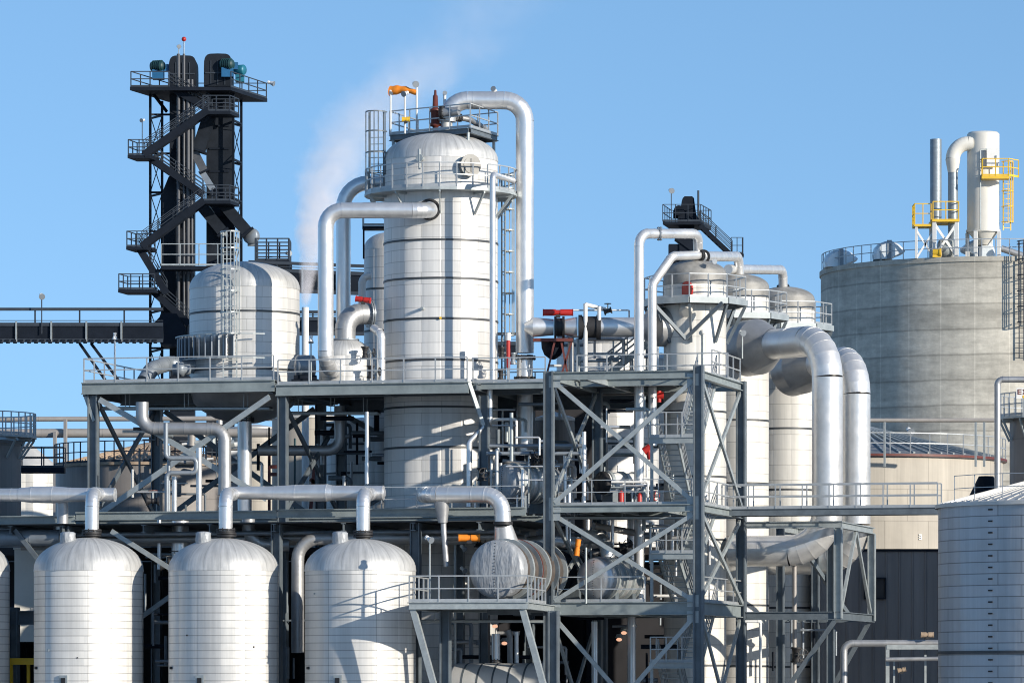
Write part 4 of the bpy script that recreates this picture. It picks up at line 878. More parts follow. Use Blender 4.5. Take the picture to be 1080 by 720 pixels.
vessel('storage_vessel', 'white vessel behind the white riser pipes of the steel tower', 'vessel', 697, 232, 30, 372, 380, 12.45, 'vessel', (420, 470), 'cone')
vessel('storage_vessel', 'pale vessel in shadow left of the tower base, behind the standpipe', 'vessel', 382, 223, 40, 440, 446, 12.45, 'vessel', (470, 500), 'cone')
# exchangers
exchanger('wrapped exchanger with foil end cover on the upper deck left of the steel tower', W(533, 509, 205.6), (.80, .6, 0), S(20, 206), 2.4, body='pipe', rings=5, collar='galv')
exchanger('largest heat exchanger, quilted foil end facing front-left on the low platform', W(524, 600, 198.2), (.36, .93, 0), S(31, 198.2), 5.5, body='rustdark', rings=5, collar='steel', redring=True)
exchanger('smaller heat exchanger with foil star cover inside the steel tower', W(628, 610, 203.2), (.5, .87, 0), S(22, 204.5), 2.8, front='foil', body='pipe', rings=4, collar='galv')
exchanger('dark ribbed exchanger body between the two foil-ended exchangers', W(588, 602, 207.5), (.35, .93, 0), S(22, 207), 4.0, front='dark2', body='dark2', rings=6, collar='strap')
exchanger('exchanger with round black end behind the middle deck of the steel tower', W(634, 509, 208), (.8, .6, 0), S(12, 208), 2.0, front='black', body='white', rings=3, collar='galv')
pipe('shiny pipe crossing above the foil-wrapped exchanger behind the tower column', [(540, 574, 207.5), (575, 570, 207.5), (612, 573, 207.5), (640, 570, 208)], 13, 'pipe', 1, n=24)
pipe('ribbed shiny elbow rising out of the smaller exchanger in the steel tower', [(641, 592, 206), (641, 577, 206), (630, 566, 206.6), (617, 566, 207)], 15, 'pipe', .9, n=24, flanges=(0,), band=.4)
pipe('tan pipe stub pointing right behind the ribbed elbow in the steel tower', [(626, 554, 207), (660, 560, 208), (672, 562, 208)], 7, 'pipe_tan', 1, n=16, band=0)
actuator('orange valve actuator left of the loop pipe cone', W(495, 567, 200.2), (1, 0, 0), .85, .15, 'orange')
actuator('upright orange valve actuator behind the steel tower brace', W(609, 577, 202.8), (.12, 0, 1), .65, .12, 'orange')
floodlight('white lamp on a tall post at the left end of the exchanger platform', Q(.8, .35, zc), Zat(571, 196)-zc, (.6, -.7, -.4), size=.3)
for i, (x, y) in enumerate(((489, 579), (489, 602), (612, 572))):
    floodlight(['upper white bulkhead lamp left of the foil-wrapped exchanger', 'lower white bulkhead lamp left of the foil-wrapped exchanger', 'white lamp on the post beside the orange actuator in the steel tower'][i], W(x, y, 204.4), 0 if i < 2 else .05, (.5, -.7, -.5), size=.26)
pl = thing('lamp_post', 'thin grey post with no lamp head in front of the smaller foil exchanger', 'post', W(617, 634, 200.6)); mb = MB(); mb.cyl(W(618, 636, 201), W(618, 577, 201), .05, 10); part('post', mb, M['galv'], pl)
# bottom vessel under the exchanger platform
hv = thing('horizontal_drum', 'white horizontal drum with dark straps under the exchanger platform', 'vessel', W(530, 745, 206)); a = W(484, 726, 205); ax = (U*.98+N_*-.1).normalized(); L = 4.1; r = S(27, 205)
mb = MB(); pr = [(.01, -.4)]+[(r*math.sin(R(t)), -.4*math.cos(R(t))) for t in range(15, 90, 15)]+[(r, 0), (r, L)]+[(r*math.cos(R(t)), L+.4*math.sin(R(t))) for t in range(15, 90, 15)]+[(.01, L+.4)]
mb.lathe(a, pr, ax, 48); part('shell', mb, M['white'], hv)
for t in (.5, 1.2, 1.9, 2.6, 3.3):
    mb = MB(); mb.lathe(a, [(r*.98, t-.04), (r*1.012, t-.04), (r*1.012, t-.04), (r*1.012, t+.04), (r*1.012, t+.04), (r*.98, t+.04)], ax, 48); part('strap', mb, M['steel'], hv)
for t in (.8, 3.2):
    mb = MB(); mb.box(a+ax*t-UP*(r+.9), .3, 1.2, 2.3); part('saddle', mb, M['steel'], hv)
pipe('bright pipe rising from the horizontal drum under the exchanger platform', [(523, 700, 205), (523, 668, 205)], 9, 'pipe', flanges=((W(523, 697, 205), (0, 0, 1)),), band=.5)
pipe('slimmer bright pipe right of the one rising from the horizontal drum', [(545, 702, 205.6), (545, 666, 205.6)], 4.5, 'pipe', band=.6)
pipe('grey-blue pipe beside the slim drum riser', [(538, 702, 206.5), (538, 672, 206.5), (536, 664, 206.5)], 6, 'pipe_dull', band=.6)
for i, (x, y) in enumerate(((522, 660), (532, 678), (653, 674), (658, 667))):
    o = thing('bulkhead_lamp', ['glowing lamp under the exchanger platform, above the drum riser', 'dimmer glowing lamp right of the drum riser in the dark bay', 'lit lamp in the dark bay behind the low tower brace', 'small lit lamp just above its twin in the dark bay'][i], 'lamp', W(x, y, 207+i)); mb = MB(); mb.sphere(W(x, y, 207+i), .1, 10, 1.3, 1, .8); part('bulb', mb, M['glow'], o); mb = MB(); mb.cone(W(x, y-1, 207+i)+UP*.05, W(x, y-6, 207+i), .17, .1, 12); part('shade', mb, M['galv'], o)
for i, (x, y0, y1, d, Y, mt, lab) in enumerate(((627, 655, 720, 6.5, 207, 'pipe', 'bright vertical pipe in the dark bay under the steel tower'), (666, 545, 730, 9, 209.3, 'pipe', 'silver vertical pipe behind the stairs in the lower steel tower'), (646, 545, 600, 3.5, 207, 'pipe', 'thin bright pipe above the ribbed elbow in the steel tower'), (480, 560, 720, 3, 205, 'galv', 'thin conduit left of the drum under the exchanger platform'), (465, 650, 720, 2.5, 205, 'galv', 'thinnest conduit beside the platform column near the photo bottom'), (596, 478, 530, 4, 206.2, 'pipe', 'thin bright pipe dropping from the blue handrail pipes in the tower'), (616, 455, 530, 4.5, 205.6, 'pipe', 'bright thin upright pipe left of the rear tower column'))):
    pipe(lab, [(x, y1, Y), (x, y0, Y)], d, mt, band=1.0, n=14)
pipe('blue-grey horizontal pipe between tower base and steel tower, upper of two', [(516, 470, 206), (617, 470, 206), (617, 500, 206)], 4.2, 'pipe_grey', .8, band=0, n=14)
pipe('blue-grey horizontal pipe between tower base and steel tower, lower of two', [(513, 478, 205.6), (612, 478, 205.6)], 4.2, 'pipe_grey', .8, band=0, n=14)
pipe('dull pipe along the top of the wrapped exchanger beside the tower column', [(530, 486, 207), (570, 490, 207), (606, 491, 207), (606, 525, 207)], 4.5, 'pipe_tan', .8, band=0, n=14)
for i, (x, y, Y) in enumerate(((508, 500, 206), (566, 487, 206), (662, 512, 207), (672, 520, 206.5), (688, 524, 207), (566, 480, 205.6), (505, 570, 206), (660, 575, 206))):
    valve(['dark valve between the drainpipe and the wrapped exchanger', 'dark valve on top of the wrapped exchanger beside the tower column', 'grey valve right of the black exchanger end on the middle deck', 'second grey valve on the middle deck, left of the tall white pipe', 'dark valve at the foot of the stairs on the middle deck', 'small valve on the lower blue-grey pipe near the tower column', 'dark valve left of the loop pipe cone', 'dark valve right of the ribbed elbow in the steel tower'][i], W(x, y, Y), (1, 0, .2) if i % 2 else (0, 0, 1), .16, .5, ['black', 'black', 'pipe_grey', 'pipe_grey', 'black', 'black', 'black', 'black'][i], 'red' if i == 4 else 'black', (.2, -1, .1))
# building behind the lower plant, walls coloured dark for the shade in its bay
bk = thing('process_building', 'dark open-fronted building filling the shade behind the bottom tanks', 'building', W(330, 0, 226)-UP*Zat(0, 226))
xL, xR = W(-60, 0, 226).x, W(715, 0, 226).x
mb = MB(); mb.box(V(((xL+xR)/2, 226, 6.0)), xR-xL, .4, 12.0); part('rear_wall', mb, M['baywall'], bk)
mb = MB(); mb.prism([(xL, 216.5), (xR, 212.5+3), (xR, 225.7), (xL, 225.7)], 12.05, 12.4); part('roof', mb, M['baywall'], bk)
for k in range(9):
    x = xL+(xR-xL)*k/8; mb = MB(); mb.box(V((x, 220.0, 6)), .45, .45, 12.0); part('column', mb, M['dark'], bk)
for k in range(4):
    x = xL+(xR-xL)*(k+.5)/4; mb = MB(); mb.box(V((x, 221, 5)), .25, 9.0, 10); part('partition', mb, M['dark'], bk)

# ================================================================== WALKWAY + RIGHT FRAME
B0 = T(0, TD, 0)   # right rear column foot
def D(a, b, z): return B0+U*a+N_*b+UP*z
wk = plat('walkway', 'long railed steel walkway leading right from the steel tower to the silver tank', D(4.3, .4, LB))
WLn = 8.95
mb = MB(); mb.prism([D(-.3, -2.75, 0), D(WLn, -2.75, 0), D(WLn, -1.75, 0), D(-.3, -1.75, 0)], LB-.05, LB); part('deck', mb, M['grating'], wk)
for b in (-2.8, -1.7):
    mb = MB(); mb.hbeam(D(-.3, b, LB-.14), D(WLn+.2, b, LB-.14), .3, .14, UP, .03); part('edge_beam', mb, M['steel'], wk)
    railing(wk, [D(-.3, b, LB), D(WLn+.2, b, LB)], sp=1.25)
fr = thing('steel_scaffold', 'blue-grey open steel frame under the walkway holding the duct elbows', 'scaffold', D(2.2, 4.5, 0))
zf1, zf2 = LB-.45, 9.35
for a, b, z in ((.95, 4.2, zf1), (4.35, -.1, zf1), (1.75, 8.6, zf1), (4.35, 8.6, zf1), (3.1, 5.0, zf1)):
    mb = MB(); z_b = 0 if (a, b) != (4.35, -.1) and (a, b) != (4.35, 8.6) else zf2-.3
    mb.hbeam(D(a, b, z_b), D(a, b, z-.3 if a > 4 else z), .34, .3, U, .045); part('column', mb, M['galv'] if a > 4 else M['steel'], fr)
for z, h in ((zf1, .3), (zf2, .36)):
    for p, q in ((D(.25, -.1, z-h/2), D(4.5, -.1, z-h/2)), (D(4.35, .1, z-h/2), D(4.35, 8.8, z-h/2)), (D(.25, 8.6, z-h/2), D(4.15, 8.6, z-h/2)), (D(.95, 4.4, z-h/2), D(.95, 8.4, z-h/2))):
        mb = MB(); mb.hbeam(p, q, h, .22, UP, .04); part('beam', mb, M['galv'] if z == zf1 else M['steel'], fr)
for b0, b1 in ((4.3, .6), (4.5, 8.2)):
    mb = MB(); mb.beam(D(4.35, b0, zf1-.35), D(4.35, b1, zf2+.1), .12, .2, U); part('brace', mb, M['galv'], fr)
mb = MB(); mb.beam(D(4.2, -.1, zf2-.4), D(1.9, -.1, zf2-3.6), .12, .2); part('knee_brace', mb, M['steel'], fr)
mb = MB(); mb.beam(D(4.2, 8.6, zf2-.4), D(2.4, 8.6, zf2-3.6), .12, .2); part('knee_brace', mb, M['steel'], fr)
mb = MB(); mb.beam(D(1.9, 3.0, zf1-.6), D(3.6, 6.6, zf2), .12, .2); part('brace', mb, M['steel'], fr)
pipe('thin grey pipe with valve standing below the duct elbows', [(838, 720, 211.5), (838, 582, 211.5)], 4.5, 'pipe_tan', band=1.2, n=14)
valve('black valve on the thin pipe below the duct elbows', W(840, 690, 211.3), (0, 0, 1), .2, .6, 'black', 'black', (.5, -1, 0))
pipe('small white angle pipe on the column foot right of the steel tower', [(786, 655, 208.5), (802, 655, 208.5), (802, 730, 208.5)], 3, 'white', .8, band=0, n=12)
# dark building right
dw = thing('dark_building', 'dark corrugated building with a small black window between duct elbows and silver tank', 'building', V((W(945, 0, 226).x, 226, 0)))
x0, x1 = W(856, 0, 224).x, W(1060, 0, 224).x
mb = MB(); mb.box(V(((x0+x1)/2, 229, Zat(581, 224)/2)), x1-x0, 10, Zat(581, 224)); part('wall', mb, M['wallp'], dw)
mb = MB(); mb.box(V(((x0+x1)/2, 229, Zat(581, 224)+.05)), x1-x0+.2, 10.2, .12); part('roof_edge', mb, M['dark'], dw)
mb = MB(); mb.box(W(923, 620, 223.97), .95, .1, .95); wn_ = part('window', mb, M['black'], dw)
mb = MB(); c = W(923, 620, 223.88)
for k in (-1, 1): mb.box(c+UP*k*.48, 1.05, .1, .07); mb.box(c+V((k*.49, 0, 0)), .07, .1, .9)
part('frame', mb, M['dark'], wn_)
pipe('light grey pipe running right along the dark building and bending down', [(1000, 678, 207), (890, 678, 207), (890, 740, 207)], 7.5, 'pipe_dull', 1.2, n=20, band=1.3)
pr = thing('pipe_scaffold', 'small grey pipe frame in front of the dark building beside the silver tank', 'scaffold', W(960, 720, 206))
for a, b, s in (((935, 682), (1000, 682), .2), ((936, 681), (936, 735), .16), ((943, 697), (943, 735), .08), ((976, 690), (976, 735), .09)):
    mb = MB(); mb.beam(W(a[0], a[1], 206), W(b[0], b[1], 206), s, s); part('beam', mb, M['galv'], pr)
pipe('short horizontal pipe on the small frame left of the silver tank', [(934, 695, 205.5), (995, 694, 205.5)], 4.5, 'pipe_dull', band=0, n=14)
actuator('rusty orange actuator on the pipe beside the silver tank', W(978, 669, 206.6), (1, 0, 0), .5, .12, 'rust')
actuator('smaller rusty actuator below the short pipe beside the silver tank', W(951, 706, 205.8), (1, 0, .2), .3, .1, 'rust')

# ================================================================== SILVER TANK (right front)
YS = 192
stv, cs, rs = vessel('silver_tank', 'big bluish silver tank with ribbed cone roof at the bottom right corner', 'tank', 1130, YS, 140, 496, 533, 0, 'silver', (688,), 'cone', domemat=M['roofm'], n=112, bandw=.12)
mb = MB()
zr0, zr1 = Zat(533, YS), Zat(497, YS)
for k in range(72):
    a = R(k*5); d = V((math.cos(a), math.sin(a), 0)); mb.beam(V((cs.x, YS, zr0+.05))+d*rs*1.0, V((cs.x, YS, zr1))+d*rs*.06, .07, .07)
part('roof_ribs', mb, M['roofm'], stv)
d = V((math.sin(R(-43)), -math.cos(R(-43)), 0)); mb = MB(); sdv = UP.cross(d)
for k in range(30):
    z = zr0-.30-k*.458; mb.obox(V((cs.x, YS, z))+d*(rs+.02), sdv*.2, d*.05, UP*.06)
part('seam_clips', mb, M['black'], stv)
railing(stv, arc_pts(V((cs.x, YS, 0)), rs*.97, 200, 280, 5, zr0+.05), sp=9, kick=False, r=.014)

vessel('silver_tank', 'taller silver tank standing beyond the right edge of the photo', 'tank', 540+35.5*F/212, 212, 6*F/212, HY-13.8*F/212, HY-12.8*F/212, 0, 'silver', (), 'cone', domemat=M['roofm'])  # unseen tank added only to throw shade on the dark building
# ================================================================== BEIGE TANK + right background
bt, cb_, rb_ = vessel('beige_tank', 'broad beige sunlit tank with grey ribbed roof behind the silver ducts', 'tank', 905, 246, 152, 450, 486, 0, 'beige', (), 'cone', domemat=M['roofgrey'], n=96)
zb0, zb1 = Zat(486, 246), Zat(450, 246)
mb = MB()
for k in range(60):
    a = R(k*6); d = V((math.cos(a), math.sin(a), 0)); mb.beam(V((cb_.x, 246, zb0+.06))+d*rb_, V((cb_.x, 246, zb1))+d*rb_*.06, .1, .14)
part('roof_ribs', mb, M['galv'], bt)
mb = MB(); mb.lathe(V((cb_.x, 246, zb0)), [(rb_, -.12), (rb_*1.03, -.1), (rb_*1.03, -.1), (rb_*1.03, .02), (rb_*1.03, .02), (rb_, .02)], UP, 96); part('eave_ring', mb, M['maroon'], bt)
railing(bt, arc_pts(V((cb_.x, 246, 0)), rb_*1.02, 190, 350, 20, zb0), sp=4.2, kick=False)
def digit3(c, d, h):
    mb = MB(); s_ = UP.cross(d); w = h*.55; t = h*.2
    for z in (-h/2+t/2, 0, h/2-t/2): mb.obox(c+UP*z-s_*t*.5, s_*(w-t), d*.03, UP*t)
    mb.obox(c+s_*(w/2-t/2), s_*t, d*.03, UP*h); return mb
d = V((math.sin(R(20.4)), -math.cos(R(20.4)), 0)); cc = V((cb_.x, 246, Zat(566, 239)))+d*(rb_+.03); part('number', digit3(cc, d, .28), M['white'], bt)
hp_ = thing('pipe_line', 'tan horizontal pipe line on posts in front of the concrete silo', 'pipe', W(985, 480, 234)); mb = MB(); mb.cyl(W(893, 443, 234), W(1075, 443, 234), .1, 12); part('pipe_run', mb, M['pipe_tan'], hp_)
for x in (933, 1029, 1038):
    mb = MB(); mb.beam(W(x, 444, 234), W(x, 492, 234), .1, .1, U); part('post', mb, M['galv'], hp_)
floodlight('white lamp on a short post over the grey roof of the beige tank', W(960, 468, 240), .6, (.2, -.8, -.3), size=.4)
gt, cg, rg = vessel('grey_tank', 'small grey tank with crowded top railing at the right photo edge', 'tank', 1112, 222, 47, 436, 440, 0, 'browngrey', (), 'cone', domemat=M['roofgrey'])
ring_platform('ring_platform', 'narrow railed gallery round the top of the small grey tank at the right edge', V((cg.x, 222, 0)), rg+.01, rg+.55, Zat(440, 222), brackets=12, seg=36, sp=.9)
pipe('grey pipe arch coming down beside the small grey tank at the right edge', [(1100, 400, 214), (1052, 400, 214), (1052, 535, 214)], 6.5, 'pipe_dull', .9, n=20, band=1.5)
sg = thing('warning_sign', 'small white sign with dark letters on the gallery rail at the right edge', 'sign', W(1076, 425, 218.5)); a = W(1079, 414.5, 218.2); mb = MB(); mb.box(a, .62, .03, .5); part('board', mb, M['white'], sg)
mb = MB(); z_ = a+V((-.14, -.022, .06)); mb.box(z_+V((-.09, 0, 0)), .05, .012, .24)
for dz in (-.1, 0, .1): mb.box(z_+V((.0, 0, dz)), .14, .012, .045)
for k in (-1, 1): mb.beam(z_+V((.14, 0, .11*k)), z_+V((.28, 0, -.11*k)), .012, .05, V((0, 1, 0)))
part('letters', mb, M['maroon'], sg)
mb = MB(); mb.cyl(a+V((.05, -.02, -.16)), a+V((.05, -.035, -.16)), .08, 12); part('symbol', mb, M['yellow'], sg)
mb = MB(); mb.beam(a-UP*.25, a-UP*1.1, .05, .05, U); part('post', mb, M['galv'], sg)
xt = thing('dark_hopper', 'dark sloping hopper in shade left of the small grey tank', 'hopper', W(1035, 540, 226)); a = W(1035, 505, 226); mb = MB(); mb.cone(W(1040, 540, 226), W(1040, 502, 226), 1.2, .35, 24); part('body', mb, M['dark'], xt)

# ================================================================== CONCRETE SILO
YK = 300
sl, ck, rk_ = vessel('concrete_silo', 'huge bare concrete silo rising behind the columns at the right', 'silo', 1046, YK, 180, 287.5, 288, 0, 'concrete', (), 'none', n=128) if False else (None, None, None)
rk_ = S(180, YK); zk_ = Zat(286.5, YK); ck = V((W(1046, 0, YK).x, YK, 0))
sl = thing('concrete_silo', 'huge bare concrete silo rising behind the columns at the right', 'silo', ck)
mb = MB(); mb.lathe(ck, [(rk_, 0), (rk_, zk_-.3), (rk_, zk_-.3), (rk_*1.008, zk_-.3), (rk_*1.008, zk_-.3), (rk_*1.008, zk_), (rk_*1.008, zk_), (.01, zk_+.3)], UP, 144); part('shell', mb, M['concrete'], sl)
railing(sl, arc_pts(ck, rk_*.995, 180, 360, 40, zk_), sp=2.6, r=.024, kick=False)
ladder('long caged ladder down the right front of the concrete silo', W(1080, 378, 289)+V((0, 0, 0)), W(1080, 272, 289), (.1, -1, 0), .6, hoop=.8, mat=M['darkrail'])
def sp_(x, y, Y): return W(x, y, Y)
YF = 291.5
zs = zk_+.1
pipe('tall steel stack standing alone on the concrete silo, left of the white filter', [(987, 236, YF), (987, 147, YF)], 12.2, 'stack', name='exhaust_stack', cat='stack', band=3.2, n=28)
fd = thing('filter_duct', 'steel pipe with white curved hood joining the white filter vessel', 'duct', W(1005, 268, YF))
mb = MB(); mb.cyl(W(1005, 268, YF), W(1005, 182, YF), S(5.2, YF), 28); part('pipe_run', mb, M['stack'], fd)
mb = MB(); mb.cone(W(1005, 182, YF), W(1005, 168, YF), S(5.4, YF), S(8, YF), 28); part('reducer', mb, M['cream'], fd)
mb = MB()
for s in fillet([W(1005, 168, YF), W(1005, 151.5, YF), W(1026, 151.5, YF)], .95, 9):
    if s[0] == 's': mb.cyl(s[1], s[2], S(7.6, YF), 24)
    else: tube_ring_mesh(mb, s[1], S(7.6, YF), 24)
part('hood', mb, M['cream'], fd)
fv = thing('filter_vessel', 'tall white dust filter vessel on the concrete silo roof', 'filter', W(1037, 272, YF+.4)); fc = W(1037, 0, YF+.4); fc.z = 0; fr_ = S(17, YF)
mb = MB(); mb.lathe(fc, [(.3, Zat(258, YF)), (fr_, Zat(243, YF)), (fr_, Zat(243, YF)), (fr_, Zat(141, YF)), (fr_, Zat(141, YF)), (fr_*.9, Zat(139, YF)), (.01, Zat(138.5, YF))], UP, 56); part('shell', mb, M['cream'], fv)
mb = MB(); mb.lathe(fc, [(fr_, Zat(244.5, YF)), (fr_*1.07, Zat(244.5, YF)), (fr_*1.07, Zat(244.5, YF)), (fr_*1.07, Zat(242, YF)), (fr_*1.07, Zat(242, YF)), (fr_, Zat(242, YF))], UP, 56); part('ring', mb, M['cream'], fv)
mb = MB(); a = W(1047, 166, YF-fr_*.83); mb.box(a, .75, .2, 1.1); dr_ = part('door', mb, M['white'], fv)
mb = MB(); mb.box(a+V((.2, -.13, 0)), .08, .06, .2); part('handle', mb, M['galv'], dr_)
mb = MB(); mb.cyl(W(1034, 242, YF-fr_*1.02), W(1034, 158, YF-fr_*1.02), .05, 8); mb.cyl(W(1034, 158, YF-fr_*1.02), W(1052, 157, YF-fr_*.7), .05, 8); part('conduit', mb, M['galv'], fv)
for k in range(4):
    a = R(45+90*k+14); d = V((math.cos(a), math.sin(a), 0)); mb = MB(); mb.beam(fc+d*fr_*1.08+UP*(zk_+.1), fc+d*fr_*1.08+UP*Zat(244.5, YF), .22, .22, U); part('leg', mb, M['white'], fv)
yp = plat('yellow_platform', 'small yellow railed platform on the right side of the white filter vessel', W(1048, 189, YF)); a = W(1047, 188.5, YF-fr_*.7)
mb = MB(); mb.box(a+V((.1, -.35, 0)), 1.7, .9, .16); part('deck', mb, M['yellow'], yp)
railing(yp, [a+V((-.7, .1, .08)), a+V((-.7, -.75, .08)), a+V((.9, -.75, .08)), a+V((1.6, .2, .08))], sp=.8, mat=M['yellow'], r=.026)
ladder('yellow caged ladder on the right side of the white filter vessel', W(1062, 243, YF+.2), W(1062, 188, YF+.2), (.35, -1, 0), .5, hoop=.5, mat=M['yellow'], z0=.5)
ps = thing('stack_stand', 'white braced stand with yellow railed top around the foot of the steel stack', 'scaffold', W(994, 270, YF))
zt_ = Zat(234, YF-1)
X0, X1 = W(984, 0, YF).x, W(1007.5, 0, YF).x
for x in (X0, X1):
    for y in (YF-1.0, YF+1.2):
        mb = MB(); mb.beam(V((x, y, zk_)), V((x, y, zt_)), .22, .22, U); part('leg', mb, M['white'], ps)
for y in (YF-1.0,):
    xbrace(ps, V((X0, y-.02, zk_+.1)), V((X1, y-.02, zt_-.1)), V((X0, y+.08, zt_-.1)), V((X1, y+.08, zk_+.1)), .15, M['white'])
mb = MB(); mb.box(V(((X0+X1)/2, YF+.1, zt_+.08)), X1-X0+.3, 2.6, .16); part('deck', mb, M['yellow'], ps)
mb = MB(); mb.beam(V((X0-1.1, YF-.9, zk_)), V((X0-1.1, YF-.9, zt_-.3)), .14, .14, U); mb.beam(V((X0-1.1, YF-.9, zk_)), V((X0, YF-.9, zt_-.5)), .1, .12); mb.beam(V((X0, YF-.9, zk_)), V((X0-1.1, YF-.9, zt_-.5)), .1, .12); part('side_bracing', mb, M['white'], ps)
mb = MB(); mb.box(V((X0-.68, YF-.2, zt_-.2)), 1.1, 1.6, .14); part('lower_deck', mb, M['yellow'], ps)
railing(ps, [V((X0-.1, YF-1.15, zt_+.16)), V((X1+.1, YF-1.15, zt_+.16)), V((X1+.1, YF+1.3, zt_+.16))], sp=1.0, mat=M['yellow'], r=.028, kick=False)
railing(ps, [V((X0-.2, YF-.95, zt_-.13)), V((X0-1.2, YF-.95, zt_-.13)), V((X0-1.2, YF+.6, zt_-.13))], h=1.25, sp=.6, mat=M['yellow'], r=.026, kick=False)
mb = MB(); mb.lathe(V((X0+.75, YF-.3, zk_+.65)), [(.01, -.5), (.45, -.45), (.6, -.3), (.6, .3), (.45, .45), (.01, .5)], V((1, -.3, 0)), 20); part('fan_casing', mb, M['galv'], ps)
mb = MB(); mb.cyl(V((X0-.1, YF-1.3, zk_+.3)), V((X0+.3, YF-1.4, zk_+.3)), .22, 14); mb.cyl(V((X0+.3, YF-1.4, zk_+.3)), V((X0+.38, YF-1.42, zk_+.3)), .26, 14); mb.box(V((X0+.1, YF-1.35, zk_+.08)), .5, .3, .14); part('motor', mb, M['yellow'], ps)
for i, (x, y, w, h, fl, lab) in enumerate(((887, 281, 38, 19, 1, 'leftmost grey rounded vent hood on the concrete silo rim, below the other hoods'), (938, 273, 36, 20, 1, 'grey half-round vent hood with pointed right end on the silo roof'), (1033, 271, 38, 20, -1, 'grey half-round vent hood below the white filter vessel, point to the left'))):
    Yh = 293.5 if i else 297.5; o = thing('vent_hood', lab, 'vent', W(x, y, Yh), 'vent hoods on the silo roof'); prof = [(-.45, 0), (-.47, .3), (-.43, .6), (-.3, .86), (-.1, 1.0), (.1, 1.0), (.3, .84), (.5, .5), (.48, .42), (.3, .3), (.15, .16), (.08, 0)]
    mb = MB(); P_ = [W(x+fl*a*w, y-b*h, Yh-1) for a, b in prof]; P_ = P_ if fl > 0 else P_[::-1]
    n_ = len(P_); vs = []; wS = [(-.0, .82), (.25, .95), (1.0, 1.0), (1.75, .95), (2.0, .82)]; cen = sum(P_, V((0, 0, 0)))/n_
    for dy, sc_ in wS: vs += [V((cen.x+(p.x-cen.x)*sc_, p.y+dy, W(x, y, Yh-1).z+(p.z-W(x, y, Yh-1).z)*sc_)) for p in P_]
    fs = [tuple(range(n_))[::-1], tuple(range(4*n_, 5*n_))]+[(k*n_+j, k*n_+(j+1) % n_, (k+1)*n_+(j+1) % n_, (k+1)*n_+j) for k in range(4) for j in range(n_)]
    mb.add(vs, fs); part('hood', mb, M['hood'], o)
    mb = MB(); mb.box(W(x, y-h*.5, Yh-1)+V((0, -.03, 0)), .3, .05, S(h, Yh)*.98); part('seam_band', mb, M['pipe_grey'], o)
pipe('short grey slanted pipe at the right end of the silo roof', [(1056, 262, 292), (1092, 274, 292)], 7, 'pipe_dull', band=0, n=16)

# ================================================================== BUCKET ELEVATORS (upper left)
YEV = 332
def E(x, y, dY=0): return W(x, y, YEV+dY)
def elevator(label, x0, x1, ytop, yk, xa, xb, motor, mx, my):
    o = thing('bucket_elevator', label, 'elevator', V((E((x0+x1)/2, 0).x, YEV, 0)), 'bucket elevators at the upper left'); w = S(x1-x0, YEV)
    prof = []; cx = (x0+x1)/2; hw = (x1-x0)/2
    for i in range(13):
        a = math.pi*(1-i/12); prof.append((cx+hw*(1 if math.cos(a) > 0 else -1)*abs(math.cos(a))**.42, ytop+15-15*abs(math.sin(a))**.6))
    prof = [(x0, yk)]+prof+[(x1, yk)]
    mb = MB(); mb.extr([E(a, b, -1.0) for a, b in prof], V((0, 2.4, 0))); hd = part('head', mb, M['dark2'], o)
    mb = MB()
    for k in (.25, .5, .75): xx = x0+(x1-x0)*k; mb.box(E(xx, (ytop+yk)/2+3, -1.03), .06, .06, S(yk-ytop-9, YEV))
    mb.box(E(cx, yk-14, -1.05), w*.9, .06, .1); part('head_ribs', mb, M['darkrail'], hd)
    for xx in (xa, xb):
        tw_ = S((xb-xa)*1.0, YEV); mb = MB(); mb.box(V((E(xx, 0).x, YEV, (E(0, yk).z+.02)/2)), tw_, 1.3, E(0, yk).z-.02); part('trunk_leg', mb, M['dark2'], o)
    for y in range(110, 420, 24):
        mb = MB(); mb.box(E((xa+xb)/2, y), S(xb-xa, YEV)*1.55, 1.45, .12); part('flange', mb, M['dark'], o)
    mb = MB(); mb.lathe(E(mx, my-5, -1.2), [(.01, -.5), (.32, -.45), (.36, -.3), (.36, .4), (.28, .5), (.01, .55)], V((1, -.45, 0)), 18)
    for k in range(5): mb.cyl(E(mx, my-5, -1.2)+V((1, -.45, 0)).normalized()*(-.3+.15*k), E(mx, my-5, -1.2)+V((1, -.45, 0)).normalized()*(-.25+.15*k), .42, 16)
    part('motor', mb, M[motor], o)
    mb = MB(); mb.box(E(mx+1, my+4, -1.0), .8, .9, .65); mb.box(E(mx+6, my-3, -.6), .8, .5, .5); part('gearbox', mb, M['blue'], o)
    return o
elevator('left black bucket elevator with round-topped head and green-blue motor on its left', 178, 207, 58.5, 92, 186, 199, 'green', 166, 75)
o = elevator('right black bucket elevator with round-topped head and turquoise gearbox on its right', 215, 244.5, 56.5, 91, 225, 238.5, 'green', 239, 73)
mb = MB(); mb.lathe(E(253, 74, -.4), [(.01, -.4), (.3, -.38), (.36, -.3), (.36, .3), (.3, .38), (.01, .4)], V((1, -.5, 0)), 20); mb.box(E(253, 83, -.4), .6, .6, .5); part('gearbox', mb, M['teal'], o)
tp = thing('elevator_tower', 'dark lattice stair tower wrapped round the two black bucket elevators', 'tower', V((E(205, 0).x, YEV, 0)))
zt_ = Zat(92, YEV-3); yb_ = YEV-3.2; EW = E(162, 0).x
def TP(px, dv): return V((W(px, 0, yb_).x, yb_, 0))+V((N_.x*1.25, N_.y, 0))*dv
mb = MB(); mb.prism([TP(137, 0), TP(243.5, 0), TP(245.5, 6.8), TP(139, 6.8)], zt_-.25, zt_); part('top_deck', mb, M['dark'], tp)
